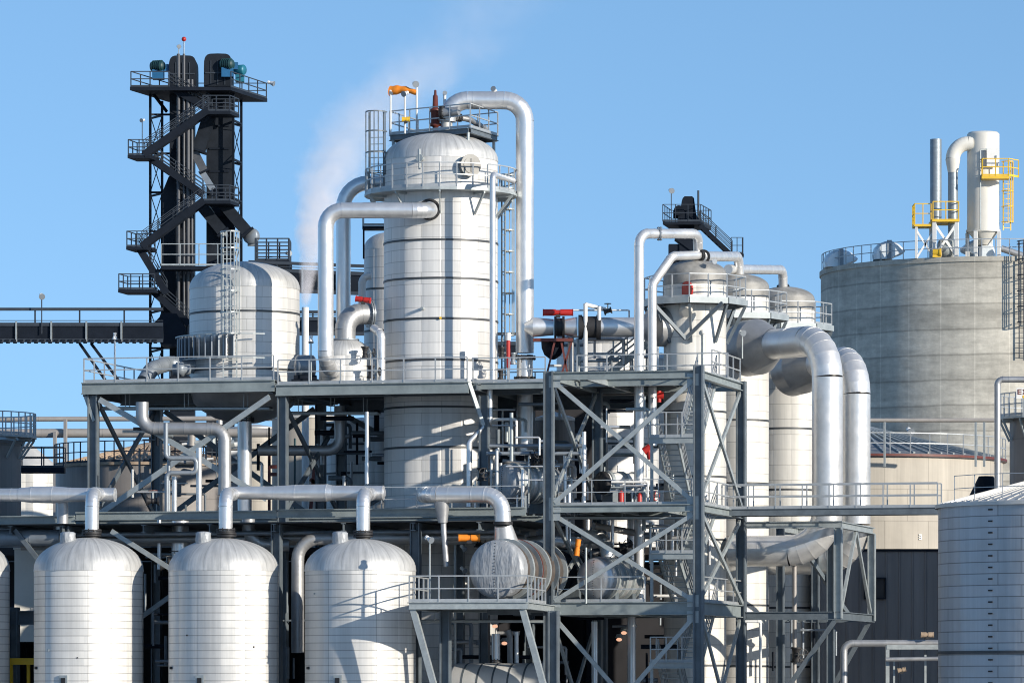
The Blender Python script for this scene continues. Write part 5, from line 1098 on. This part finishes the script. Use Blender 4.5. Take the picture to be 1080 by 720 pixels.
railing(tp, [TP(243, .1)+UP*zt_, TP(245, 6.7)+UP*zt_, TP(140, 6.7)+UP*zt_, TP(137.5, .1)+UP*zt_, TP(178, .1)+UP*zt_], sp=1.6, mat=M['darkrail'], r=.03)
for px, dY in ((158.5, -1), (254.5, 2.4), (171, 3.2), (246, -1.4)):
    mb = MB(); b = E(px, 0, dY); mb.beam(V((b.x, b.y, 0)), V((b.x, b.y, zt_-.2)), .15, .15, U); part('column', mb, M['dark'], tp)
for y in range(121, 420, 41):
    for a, b in ((E(158.5, y, -1), E(186, y, 0)), (E(158.5, y+4, -1), E(171, y+1, 3.2)), (E(240, y+8, 0), E(254.5, y+12, 2.4)), (E(246, y+6, -1.4), E(254.5, y+10, 2.4))):
        mb = MB(); mb.beam(a, b, .12, .14); part('strut', mb, M['dark'], tp)
    if y > 125:
        for a, b, c, d in ((E(158.5, y-40, -1), E(171, y, 3.2), E(158.5, y, -1), E(171, y-40, 3.2)), (E(245, y-32, -1.4), E(254.5, y+8, 2.4), E(245, y+8, -1.4), E(254.5, y-32, 2.4))): xbrace(tp, a, b, c, d, .05, M['dark'], 'tie_rod', .05)
mb = MB(); mb.beam(E(160, 97, -1), E(176, 118, 0), .12, .2); part('strut', mb, M['dark'], tp)
for i, (x, w, ya, mt) in enumerate(((193.3, .12, 62, 'galv'), (187.5, .17, 62, 'galv'), (198.5, .2, 82, 'pipe_tan'), (196, .1, 82, 'galv'), (202.5, .22, 96, 'dark2'))):
    pass
for i, (x, r, ya, mt) in enumerate(((188.2, .12, 57, 'riser'), (194, .09, 57, 'riser'), (198.4, .14, 84, 'riser'), (202.5, .10, 84, 'riser'))):
    mb = MB(); mb.cyl(E(x, 400, -2.2), E(x, ya, -2.2), r, 10); part('riser_pipe', mb, M[mt], tp)
for x, y, t_ in ((187.5, 40, 57), (193.8, 46, 57)): pass
# wide chute boxes
ch = thing('elevator_boot_casing', 'wide black casing with slanted top on the left side of the left elevator', 'casing', E(178, 300, -.8)); mb = MB(); mb.extr([E(a, b, -1.1) for a, b in ((171, 330), (171, 203), (178, 186), (187, 186), (187, 330))], V((0, 2.0, 0))); part('casing', mb, M['dark2'], ch)
for i, (pts, w, mt, lab) in enumerate((([(222, 120), (209, 160)], 1.1, 'dark2', 'black slanted chute high between the two bucket elevators'), ([(205, 160), (216, 182)], .7, 'riser', 'dull chute between the elevators below the upper stair landing'), ([(212, 180), (226, 202)], .55, 'pipe_grey', 'pale grey chute ending at the second right stair landing'), ([(236, 216), (262, 246)], 1.0, 'dark2', 'thick dark chute slanting down right towards the domed vessel'), ([(213, 218), (236, 246)], .95, 'dark2', 'dark chute slanting down between the elevators at half height'), ([(220, 218), (240, 250)], .3, 'galv', 'thin grey tube slanting down in front of the right elevator'))):
    o = thing('chute', lab, 'chute', E(pts[1][0], pts[1][1], -1.3)); mb = MB(); mb.beam(E(*pts[0], -1.5), E(*pts[1], -1.5), w, w*.8, V((0, 1, 0))); part('chute_body', mb, M[mt], o)
    p = E(*pts[1], -1.5); q = E(*pts[0], -1.5); d = (q-p).normalized(); mb = MB(); mb.beam(p-d*.02, p+d*.12, w*1.2, w*1.0, V((0, 1, 0))); part('flange', mb, M['dark'], o)
solo('pulley_cover', (lambda m: (m.lathe(E(265, 249, -1.2), [(.01, -.3), (.5, -.3), (.56, -.2), (.56, .2), (.5, .3), (.01, .3)], V((-.3, -1, 0)), 28), m.box(E(265, 255, -.9), .5, .4, .6), m)[2])(MB()), M['pipe_grey'], 'round grey disc cover above the domed vessel at the lower end of the thick chute', 'cover', E(265, 258, -1))
# stair zigzag
ys = -3.6
lands = [('L', 134.5, 158, 163.5, 'highest left stair landing of the dark elevator tower'), ('R', 214, 243, 117, 'highest right stair landing, just under the elevator tower top deck'), ('R', 214, 243, 211.5, 'middle right stair landing of the dark elevator tower'), ('L', 133, 155, 260, 'second left stair landing of the dark elevator tower'), ('L', 124.5, 163, 305, 'lowest left stair landing of the dark elevator tower above the conveyor')]
for sd_, x0, x1, y, lab in lands:
    o = plat('stair_landing', lab, E((x0+x1)/2, y, ys)); a, b = E(x0, y, ys-.6), E(x1, y, ys-.6); z = a.z; yy = a.y
    mb = MB(); mb.prism([(a.x, yy), (b.x, yy), (b.x+.5, yy+2.2), (a.x+.5, yy+2.2)], z-.22, z); part('deck', mb, M['dark'], o)
    pts = [V((b.x, yy+.05, z)), V((a.x+.05, yy+.05, z)), V((a.x+.5, yy+2.1, z)), V((b.x+.4, yy+2.1, z))] if sd_ == 'L' else [V((a.x, yy+.05, z)), V((b.x-.05, yy+.05, z)), V((b.x+.45, yy+2.1, z)), V((a.x+.5, yy+2.1, z))]
    railing(o, pts, sp=.9, mat=M['darkrail'], r=.03)
fl = [((152, 164), (220, 117), -3.7, 'top flight of stairs on the elevator tower rising right'), ((157, 166), (214, 205), -2.2, 'second flight from the top, falling right behind the riser pipes'), ((150, 260), (216, 212), -3.7, 'middle flight of elevator tower stairs rising right to the lower right landing'), ((147, 262), (176, 310), -3.0, 'steep open-tread flight between the two lowest left landings'), ((160, 306), (200, 342), -2.4, 'lowest flight of elevator tower stairs falling right behind the conveyor'), ((178, 92), (222, 116), -1.9, 'short uppermost flight under the top deck of the elevator tower')]
for a, b, dy, lab in fl: stairs(lab, E(a[0], a[1], dy), E(b[0], b[1], dy), (0, 1, 0), 1.0, M['dark'], M['darkrail'], sh=.48)
gl = plat('service_gallery', 'dark railed gallery crossing the elevator tower just left of the domed vessel top', E(215, 283, -3)); a, b = E(171, 281, -3.2), E(250, 281, -3.2)
mb = MB(); mb.box((a+b)/2-UP*.15, b.x-a.x, 1.4, .25); part('deck', mb, M['dark'], gl); railing(gl, [a+V((0, -.65, 0)), b+V((0, -.65, 0))], sp=1.4, mat=M['galv'], r=.03, h=1.5)
floodlight('floodlight on a thin pole at the highest left landing of the elevator tower', E(150, 163, -4), Zat(128, 330)-Zat(163, 330), (-.4, -.8, -.2), M['darkrail'], .03, .3)
floodlight('grey floodlight on a pole above the left elevator head', E(188.5, 60, -2), Zat(50, 330)-Zat(60, 330), (.3, -.9, -.2), size=.32)
floodlight('small lamp on a side arm at the right corner of the elevator top deck', TP(245.5, 6.6)+UP*(zt_+.95)+V((.4, 0, 0)), .05, (.9, -.3, -.3), size=.4)
rl_ = thing('warning_light', 'red warning light on the highest mast of the elevator tower', 'light', E(194, 58, -2.2)); mb = MB(); mb.cyl(E(194, 58, -2.2), E(194, 44, -2.2), .035, 8); part('mast', mb, M['galv'], rl_); mb = MB(); mb.sphere(E(194, 41.5, -2.2), .17, 12); part('lamp', mb, M['red'], rl_)
# dark railing house right of domed vessel top
rb = plat('railed_platform', 'dark railed platform peeping over the right shoulder of the domed vessel', E(288, 280, -4)); a = E(288, 279, -4)
mb = MB(); mb.box(a, 2.4, 3, .35); part('deck', mb, M['dark'], rb)
for p in ((-1.15, -1.4), (1.15, -1.4), (1.15, 1.4), (-1.15, 1.4)):
    mb = MB(); mb.beam(a+V((p[0], p[1], .1)), a+V((p[0], p[1], -3.0)), .16, .16, U); part('leg', mb, M['dark'], rb)
railing(rb, [a+V((1.15, -1.4, .17)), a+V((1.15, 1.4, .17)), a+V((-1.15, 1.4, .17)), a+V((-1.15, -1.4, .17))], closed=True, sp=.75, mat=M['darkrail'], h=1.5, r=.04, rails=(1, .66, .33))
floodlight('grey floodlight on a pole right of the domed vessel top', E(304.5, 283, -4), Zat(268, 330)-Zat(283, 330), (.4, -.8, -.1), size=.4)
# conveyors
def gallery(label, x0, x1, y0, y1, Y, rail, name='conveyor_gallery', slope=0, hang=True):
    o = thing(name, label, 'conveyor', W((x0+x1)/2, y1, Y)); p = lambda x, y, d=0: W(x, y+slope*(x-x0)/(x1-x0), Y+d)
    a, b = p(x0, (y0+y1)/2), p(x1, (y0+y1)/2); h = S(y1-y0, Y); d = (b-a).normalized()
    mb = MB(); mb.beam(a, b, 1.6, h*.84, V((0, 1, 0))); part('trough', mb, M['dark'], o)
    for y in (y0, y1):
        mb = MB(); mb.beam(p(x0, y, -.84), p(x1, y, -.84), .12, .24, V((0, 1, 0))); part('edge_beam', mb, M['darkrail'], o)
    n = max(2, int((x1-x0)/37))
    mb = MB()
    for i in range(n): x = x0+20+i*37; (mb.beam(p(x, y0-3, -.92), p(x, y1+1, -.92), .1, .12, U) if x < x1 else None)
    part('stiffeners', mb, M['galv'], o)
    if hang:
        mb = MB(); k = int((x1-x0)/7.4)
        for i in range(k): c = p(x0+4+7.4*i, y1+1.6, -.5); mb.cyl(c-V((.13, 0, 0)), c+V((.13, 0, 0)), .1, 8); mb.box(c+UP*.08, .25, 1.0, .14)
        part('idlers', mb, M['dark'], o)
    if rail:
        mb = MB(); mb.beam(p(x0, rail, -.2), p(x1, rail, -.2), .2, .2); mb.beam(p(x0, y0-4, -.7), p(x1, y0-4, -.7), .05, .05); part('top_pipe', mb, M['darkrail'], o)
        for i in range(n+1):
            x = x0+30+i*47
            if x < x1: mb = MB(); mb.beam(p(x, rail, -.2), p(x, y0, -.2), .09, .09, U); part('post', mb, M['darkrail'], o)
    return o
gallery('long dark conveyor gallery running level from the left photo edge to the elevators', -40, 172, 342, 359, 326, 326)
for x0, x1 in ((84, 115), (96, 130)):
    o = thing('conveyor_prop', ['left thin slanted prop under the conveyor gallery', 'right thin slanted prop under the conveyor gallery'][x0 > 90], 'prop', W(x1, 402, 326)); mb = MB(); mb.beam(W(x0, 362, 326), W(x1+13, 425, 326), .2, .2); part('prop', mb, M['dark'], o)
floodlight('floodlight on a pole above the conveyor gallery at the far left', W(44, 352, 325), Zat(313, 325)-Zat(352, 325), (.2, -.9, -.3), M['darkrail'], .04, .45)
floodlight('white domed lamp on a post behind the left deck corner', W(121, 402, 215), Zat(357, 215)-Zat(402, 215), (0, -.1, -1), M['white'], .04, .26)
floodlight('white lamp on a thin post between domed vessel and small drum', W(328, 402, 209.6), Zat(360, 209.6)-Zat(402, 209.6), (0, -.3, -1), M['galv'], .03, .26)
o = thing('transfer_chute', 'black transfer chute where the conveyor gallery meets the elevators', 'chute', E(190, 380, -3)); mb = MB(); mb.extr([E(a, b, -3.4) for a, b in ((160, 343), (172, 330), (186, 330), (196, 346), (192, 366), (170, 364))], V((0, 3, 0))); part('casing', mb, M['dark'], o)
gallery('dark conveyor gallery passing behind the steam plume towards the tower', 262, 420, 284, 305, 322, 276, slope=6, hang=False)
gallery('lower dark conveyor gallery seen between the exhaust stack and the tall pipe', 300, 425, 336, 352, 322, 329, hang=False)
gallery('dark conveyor ending seen right of the tallest tower beside its long ladder', 500, 546, 362, 374, 322, 352, hang=False)
# small dark elevator behind the columns
se = thing('bucket_elevator', 'small dark bucket elevator with railed head platform above the white columns', 'elevator', V((W(722, 0, 320).x, 320, 0)))
YQ = 320
mb = MB(); mb.extr([W(a, b, YQ-.8) for a, b in ((716, 238), (715, 222), (719, 216), (720, 209), (722, 207), (730, 207), (732, 209), (734, 224), (738, 238))], V((0, 1.8, 0))); part('head', mb, M['dark'], se)
mb = MB(); mb.cyl(W(716, 222, YQ-.9), W(716, 222, YQ+.6), .35, 16); mb.box(W(714, 226, YQ), .5, .6, .5); part('motor', mb, M['dark'], se)
mb = MB(); b = W(724, 238, YQ); mb.box(V((b.x, YQ, b.z/2)), 1.0, 1.2, b.z-.1); part('trunk', mb, M['dark'], se)
mb = MB(); b = W(711, 258, YQ); mb.box(V((b.x, YQ, b.z/2)), .75, 1.0, b.z); part('trunk', mb, M['dark'], se)
mb = MB(); mb.extr([W(a, b, YQ-.7) for a, b in ((713, 246), (720, 240), (731, 240), (740, 262), (736, 270), (712, 252))], V((0, 1.4, 0))); part('chute', mb, M['dark'], se)
sp2 = plat('head_platform', 'dark railed platform round the head of the small elevator above the columns', W(724, 238, YQ)); zq = Zat(234, YQ-1.4); Y0 = YQ-1.6
ptsq = [V((W(699, 0, Y0).x, Y0, 0)), V((W(739, 0, Y0).x, Y0, 0)), V((W(750, 0, Y0+4).x, Y0+4, 0)), V((W(708, 0, Y0+4).x, Y0+4, 0))]
mb = MB(); mb.prism(ptsq, zq-.2, zq); part('deck', mb, M['dark'], sp2); railing(sp2, [p+UP*zq for p in ptsq], closed=True, sp=1.0, mat=M['darkrail'], r=.022, h=1.15)
stairs('dark stairs falling right from the small elevator head platform', W(738, 238, YQ-1), W(772, 270, YQ-1), (0, 1, 0), .9, M['dark'], M['darkrail'])
floodlight('floodlight on a thin pole left of the small elevator head', W(708, 232, YQ-1), Zat(202, YQ)-Zat(232, YQ), (.2, -.9, -.2), M['darkrail'], .03, .4)
o = thing('mast', 'thin dark mast right of the small elevator head', 'mast', W(736.5, 234, YQ-1)); mb = MB(); mb.cyl(W(736.5, 234, YQ-1), W(736.5, 201, YQ-1), .07, 8); part('mast', mb, M['darkrail'], o)
lq = plat('stair_landing', 'small railed landing at the foot of the stairs from the small elevator', W(777, 270, YQ)); a = W(777, 270, YQ-1); mb = MB(); mb.box(a, .9, 1.2, .2); part('deck', mb, M['dark'], lq); railing(lq, [a+V((-.4, -.5, .1)), a+V((.4, -.5, .1)), a+V((.4, .5, .1))], sp=.5, mat=M['darkrail'], h=1.1, r=.022)

# ================================================================== LEFT BACKGROUND
t1, ct, rt = vessel('grey_tank', 'brown-grey tank with railed rim at the left photo edge', 'tank', -32, 228, 54, 462, 466, 0, 'browngrey', (), 'cone', domemat=M['roofgrey'])
ring_platform('ring_platform', 'railed rim gallery on the brown-grey tank at the left photo edge', V((ct.x, 228, 0)), rt+.01, rt+.75, Zat(460, 228), brackets=14, seg=40, sp=1.2)
vessel('pale_silo', 'small pale silo with pointed ribbed roof behind the left tank gap', 'silo', 30, 262, 30, 466, 492, 0, 'column', (), 'cone', domemat=M['roofm'])
o = plat('catwalk', 'dark railed catwalk between the two brown-grey tanks at the left', W(40, 497, 236)); a, b = W(22, 496, 236), W(68, 496, 236); mb = MB(); mb.box((a+b)/2, b.x-a.x, 1.2, .25); part('deck', mb, M['dark'], o); railing(o, [a+V((0, -.55, .1)), b+V((0, -.55, .1))], sp=1.0, mat=M['darkrail'], h=1.05)
railing(o, [a+V((0, .55, .1)), b+V((0, .55, .1))], sp=1.2, mat=M['darkrail'], h=1.05)
t2, c2_, r2_ = vessel('grey_tank', 'wide brown-grey tank with rust-stained roof behind the left deck columns', 'tank', 160, 240, 101, 468, 492, 0, 'browngrey', (), 'cone', domemat=M['rust'], n=96)
mb = MB(); z0_, z1_ = Zat(492, 240), Zat(468, 240)
for k in range(48):
    a = R(k*7.5); d = V((math.cos(a), math.sin(a), 0)); mb.beam(V((c2_.x, 240, z0_+.05))+d*r2_, V((c2_.x, 240, z1_))+d*r2_*.06, .1, .14)
part('roof_ribs', mb, M['rust'], t2)
railing(t2, arc_pts(V((c2_.x, 240, 0)), r2_*1.01, 180, 360, 30, z0_), sp=2.0, mat=M['darkrail'])
for i, (y, r, Y, mt, lab) in enumerate(((442, .13, 250, 'pipe_tan', 'thin tan pipeline high at the left, crossing behind the deck columns'), (457, .24, 250, 'pipe_tan', 'thicker tan pipeline just below the thin one at the left'))):
    pipe_w(lab, [W(-30, y, Y), W(300, y-1, Y)], r, M[mt], n=16, band=3, name='pipe_line')
for i, (x, y0) in enumerate(((58, 455), (69, 442))):
    o = thing('pipe_post', ['shorter pale post holding the tan pipelines at the left', 'taller pale post holding the tan pipelines at the left'][i], 'post', W(x, 496, 249.6)); mb = MB(); mb.beam(V((W(x, 0, 249.6).x, 249.6, 0)), W(x, y0, 249.6), .16, .16, U); part('post', mb, M['pipe_tan'], o)
vessel('beige_silo', 'beige sunlit silo behind the braces between left deck and tower', 'silo', 324, 244, 37, 434, 440, 0, 'beige', (), 'cone', domemat=M['roofm'])
vessel('beige_silo', 'wider beige silo in the background under the left deck, behind the silver vertical pipe', 'silo', 268, 256, 30, 447, 452, 0, 'beige', (), 'cone', domemat=M['roofm'])
o = thing('red_scaffold', 'red steel frame with braces in front of the beige silo', 'scaffold', W(318, 545, 238))
for a, b in (((284, 492), (302, 492)), ((333, 478), (327, 545)), ((327, 505), (345, 520)), ((284, 470), (284, 545)), ((285, 500), (300, 500))):
    mb = MB(); mb.beam(W(a[0], a[1], 238), W(b[0], b[1], 238), .14, .18); part('member', mb, M['maroon'], o)
pipe('green vertical pipe in front of the beige silo', [(311, 545, 240), (311, 462, 240)], 2.2, 'green', band=0, n=10)
vs_bg = thing('equipment_rack', 'pale jumble of pipework on the wide brown-grey tank roof', 'pipe rack', W(195, 480, 234))
random.seed(11)
for i in range(26):
    x = random.uniform(166, 245); y = random.uniform(440, 488); mb = MB(); L = random.uniform(4, 22)
    if random.random() < .5: mb.cyl(W(x, y, 233.5), W(x+L, y+random.uniform(-2, 2), 233.5), random.uniform(.06, .2), 10)
    else: mb.cyl(W(x, y, 233.5), W(x, y+L, 233.5), random.uniform(.06, .22), 10)
    part('pipe_run', mb, M[random.choice(['white', 'galv', 'pipe_tan', 'pipe_dull'])], vs_bg)
vessel('white_silo', 'bright white silo section seen low behind the leftmost tank gap', 'silo', 40, 234, 26, 545, 548, 0, 'column', (), 'cone')
pipe('tan pipe crossing the gap left of the leftmost whole tank', [(22, 577, 208), (60, 577, 208)], 6, 'pipe_tan', band=0, n=14)

# ================================================================== STEAM
def plume():
    pts = [(322, 323, 4), (324, 300, 7.5), (328, 270, 13), (334, 235, 20), (344, 200, 29), (357, 165, 38), (379, 130, 45), (410, 100, 50), (450, 70, 56), (490, 35, 62), (520, 0, 68), (545, -60, 74)]
    Y = 227; w = [W(x, y, Y+ (323-y)*.012) for x, y, r in pts]; rr = [S(p[2], Y) for p in pts]
    mb = MB(); n = 20; vs = []
    for p, r in zip(w, rr): vs += [p+V((1.5*r*math.cos(2*math.pi*i/n), 1.5*r*math.sin(2*math.pi*i/n), 0)) for i in range(n)]
    m = len(w)
    mb.add(vs, [(k*n+i, k*n+(i+1) % n, (k+1)*n+(i+1) % n, (k+1)*n+i) for k in range(m-1) for i in range(n)]+[tuple(range(n))[::-1], tuple(range((m-1)*n, m*n))])
    o = solo('steam_plume', mb, M['glow'], 'soft white steam plume rising from the pale stack and drifting right behind the tower', 'steam', w[0])
    mt = NT('steam'); mt.t.nodes.remove(mt.b); out = [x for x in mt.t.nodes if x.type == 'OUTPUT_MATERIAL'][0]
    xyz = mt.n('ShaderNodeSeparateXYZ'); mt.l(mt.obj(), xyz.inputs[0]); X, Yy, Z = xyz.outputs
    H = w[-1].z-w[0].z; t_ = mt.mth('DIVIDE', Z, H)
    def curve(vals, lo, hi):
        fc = mt.n('ShaderNodeFloatCurve'); c = fc.mapping.curves[0]
        while len(c.points) > 2: c.points.remove(c.points[1])
        zs_ = [(p.z-w[0].z)/H for p in w]
        c.points[0].location = (0, (vals[0]-lo)/(hi-lo)); c.points[-1].location = (1, (vals[-1]-lo)/(hi-lo))
        for z, v in list(zip(zs_, vals))[1:-1]: c.points.new(z, (v-lo)/(hi-lo))
        fc.mapping.update(); mt.l(t_, fc.inputs['Value']); return mt.rng(fc.outputs[0], 0, 1, lo, hi)
    xs = [p.x-w[0].x for p in w]; ysx = [p.y-w[0].y for p in w]
    cx = curve(xs, min(xs)-.01, max(xs)+.01); cyv = curve(ysx, min(ysx)-.01, max(ysx)+.01); cr = curve(rr, 0, max(rr)*1.01)
    dx = mt.mth('SUBTRACT', X, cx); dy = mt.mth('SUBTRACT', Yy, cyv)
    dd = mt.mth('DIVIDE', mt.mth('SQRT', mt.mth('ADD', mt.mth('MULTIPLY', dx, dx), mt.mth('MULTIPLY', dy, dy))), cr)
    n1 = mt.noise(.42, 5, .62); dd2 = mt.mth('ADD', dd, mt.mth('MULTIPLY', mt.mth('SUBTRACT', n1, .5), 2.3))
    fall = mt.rng(dd2, 1.15, .15, 0, 1); n2 = mt.rng(mt.noise(.9, 4, .6), .35, .65, .45, 1.3)
    dens = mt.mth('MULTIPLY', mt.mth('MULTIPLY', fall, n2), mt.mth('DIVIDE', mt.rng(t_, 0, .75, 1.5, .08), mt.mth('MAXIMUM', cr, .35)))
    edge = mt.rng(t_, .9, 1.0, 1, 0); dens = mt.mth('MULTIPLY', mt.mth('MULTIPLY', dens, edge), mt.rng(t_, 0, .02, .2, 1))
    pv = mt.n('ShaderNodeVolumePrincipled'); pv.inputs['Color'].default_value = (.985, .955, .962, 1); mt.l(dens, pv.inputs['Density']); pv.inputs['Anisotropy'].default_value = -.35
    mt.l(pv.outputs[0], out.inputs['Volume']); o.data.materials[0] = mt.m; return o
plume()

# ================================================================== SMALL PIPE CLUTTER UNDER THE DECKS
random.seed(5)
def clutter(label, group, n, x0, x1, y0, y1, Ya, Yb, mats, dmin=2, dmax=6, vert=.5):
    for i in range(n):
        x = random.uniform(x0, x1); y = random.uniform(y0, y1); Y = random.uniform(Ya, Yb); d = random.uniform(dmin, dmax); L = random.uniform(18, 60); mt = random.choice(mats); k = random.random()
        if k < vert: pts = [(x, min(y1, y+L), Y), (x, y, Y)]
        elif k < vert+.25: pts = [(x, y, Y), (x+L*.7, y, Y), (x+L*.7, min(y1, y+L*.5), Y)]
        else: pts = [(x, y, Y), (x+L, y, Y)]
        pipe(label, pts, d, mt, .9, band=0, n=10, group=group)
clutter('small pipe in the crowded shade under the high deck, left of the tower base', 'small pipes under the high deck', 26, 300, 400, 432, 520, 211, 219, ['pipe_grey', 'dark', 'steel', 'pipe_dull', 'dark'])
clutter('small pipe in the crowd between tower base and steel tower', 'small pipes beside the tower base', 40, 505, 572, 425, 535, 208, 216, ['pipe_grey', 'galv', 'steel', 'pipe_dull', 'pipe', 'dark'], 1.5, 5)
clutter('small pipe in the crowd behind the middle bay of the steel tower', 'small pipes in the middle tower bay', 38, 588, 700, 540, 632, 209, 214, ['pipe_grey', 'dark', 'steel', 'pipe_dull', 'pipe_tan', 'pipe'], 2, 6)
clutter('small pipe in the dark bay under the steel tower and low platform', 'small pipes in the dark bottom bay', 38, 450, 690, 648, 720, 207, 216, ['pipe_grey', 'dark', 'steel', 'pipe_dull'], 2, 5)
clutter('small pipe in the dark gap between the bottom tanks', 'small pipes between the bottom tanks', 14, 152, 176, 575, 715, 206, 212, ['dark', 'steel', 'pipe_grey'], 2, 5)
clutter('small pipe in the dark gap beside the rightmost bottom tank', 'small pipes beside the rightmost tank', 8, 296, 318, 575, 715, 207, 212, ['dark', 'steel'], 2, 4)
clutter('small pipe among the pipework on the upper deck behind the valve pipe', 'small pipes on the upper deck', 20, 556, 690, 352, 400, 212, 217, ['galv', 'pipe_dull', 'white', 'steel'], 1.5, 4)
clutter('bright small pipe or post catching the sun inside the steel tower', 'sunlit small pipes in the steel tower', 30, 588, 728, 410, 640, 203.5, 208.5, ['pipe', 'galv', 'white', 'pipe_dull', 'galv'], 1.5, 4.2, .6)
clutter('bright small pipe on the rack between tower base and steel tower', 'sunlit small pipes beside the tower base', 18, 500, 575, 430, 540, 204, 208, ['pipe', 'galv', 'white', 'pipe_dull'], 1.5, 4, .55)
clutter('small pipe or conduit above the rack below the left deck', 'small pipes above the rack at the left', 26, 108, 285, 440, 540, 212, 222, ['pipe_grey', 'galv', 'white', 'steel', 'pipe', 'dark'], 1.2, 4)
clutter('small pipe inside the middle decks of the steel tower, behind the tall white riser', 'small pipes in the upper tower bay', 22, 590, 700, 415, 530, 209, 216, ['pipe_grey', 'galv', 'dark', 'steel', 'pipe'], 1.5, 4.5)
clutter('thin dark pipe in the shade below the duct elbows', 'thin pipes below the duct elbows', 8, 790, 880, 640, 715, 213, 216, ['dark', 'steel', 'pipe_grey'], 2, 4, .7)

for i, (x0, x1, y, Y, lab) in enumerate(((108, 286, 431, 212, 'perforated cable tray hung just under the left deck'), (302, 400, 436, 213, 'perforated cable tray under the deck left of the tower base'), (586, 730, 546, 204.5, 'perforated cable tray under the middle deck of the steel tower'), (440, 575, 655, 203, 'perforated cable tray under the low exchanger platform'))):
    o = thing('cable_tray', lab, 'cable tray', W((x0+x1)/2, y, Y)); a, b = W(x0, y, Y), W(x1, y, Y-(x1-x0)*.0095); n = int((b-a).length/.3); d = (b-a)/n; sdv = N_*.3
    mb = MB()
    for k in (-1, 1): mb.beam(a+sdv*k, b+sdv*k, .03, .1)
    for i2 in range(n+1): mb.beam(a+d*i2-sdv, a+d*i2+sdv, .04, .03)
    part('tray', mb, M['galv'], o)
    for k in range(4):
        mb = MB(); mb.cyl(a+sdv*(-.7+.45*k)+UP*.05, b+sdv*(-.7+.45*k)+UP*.05, .035, 8); part('cable', mb, M['black'], o)
    for t_ in (.15, .5, .85):
        c = a+(b-a)*t_; mb = MB(); mb.beam(c+sdv, c+sdv+UP*.7, .03, .03, U); mb.beam(c-sdv, c-sdv+UP*.7, .03, .03, U); mb.beam(c-sdv*1.05, c+sdv*1.05, .04, .05); part('hanger', mb, M['galv'], o)
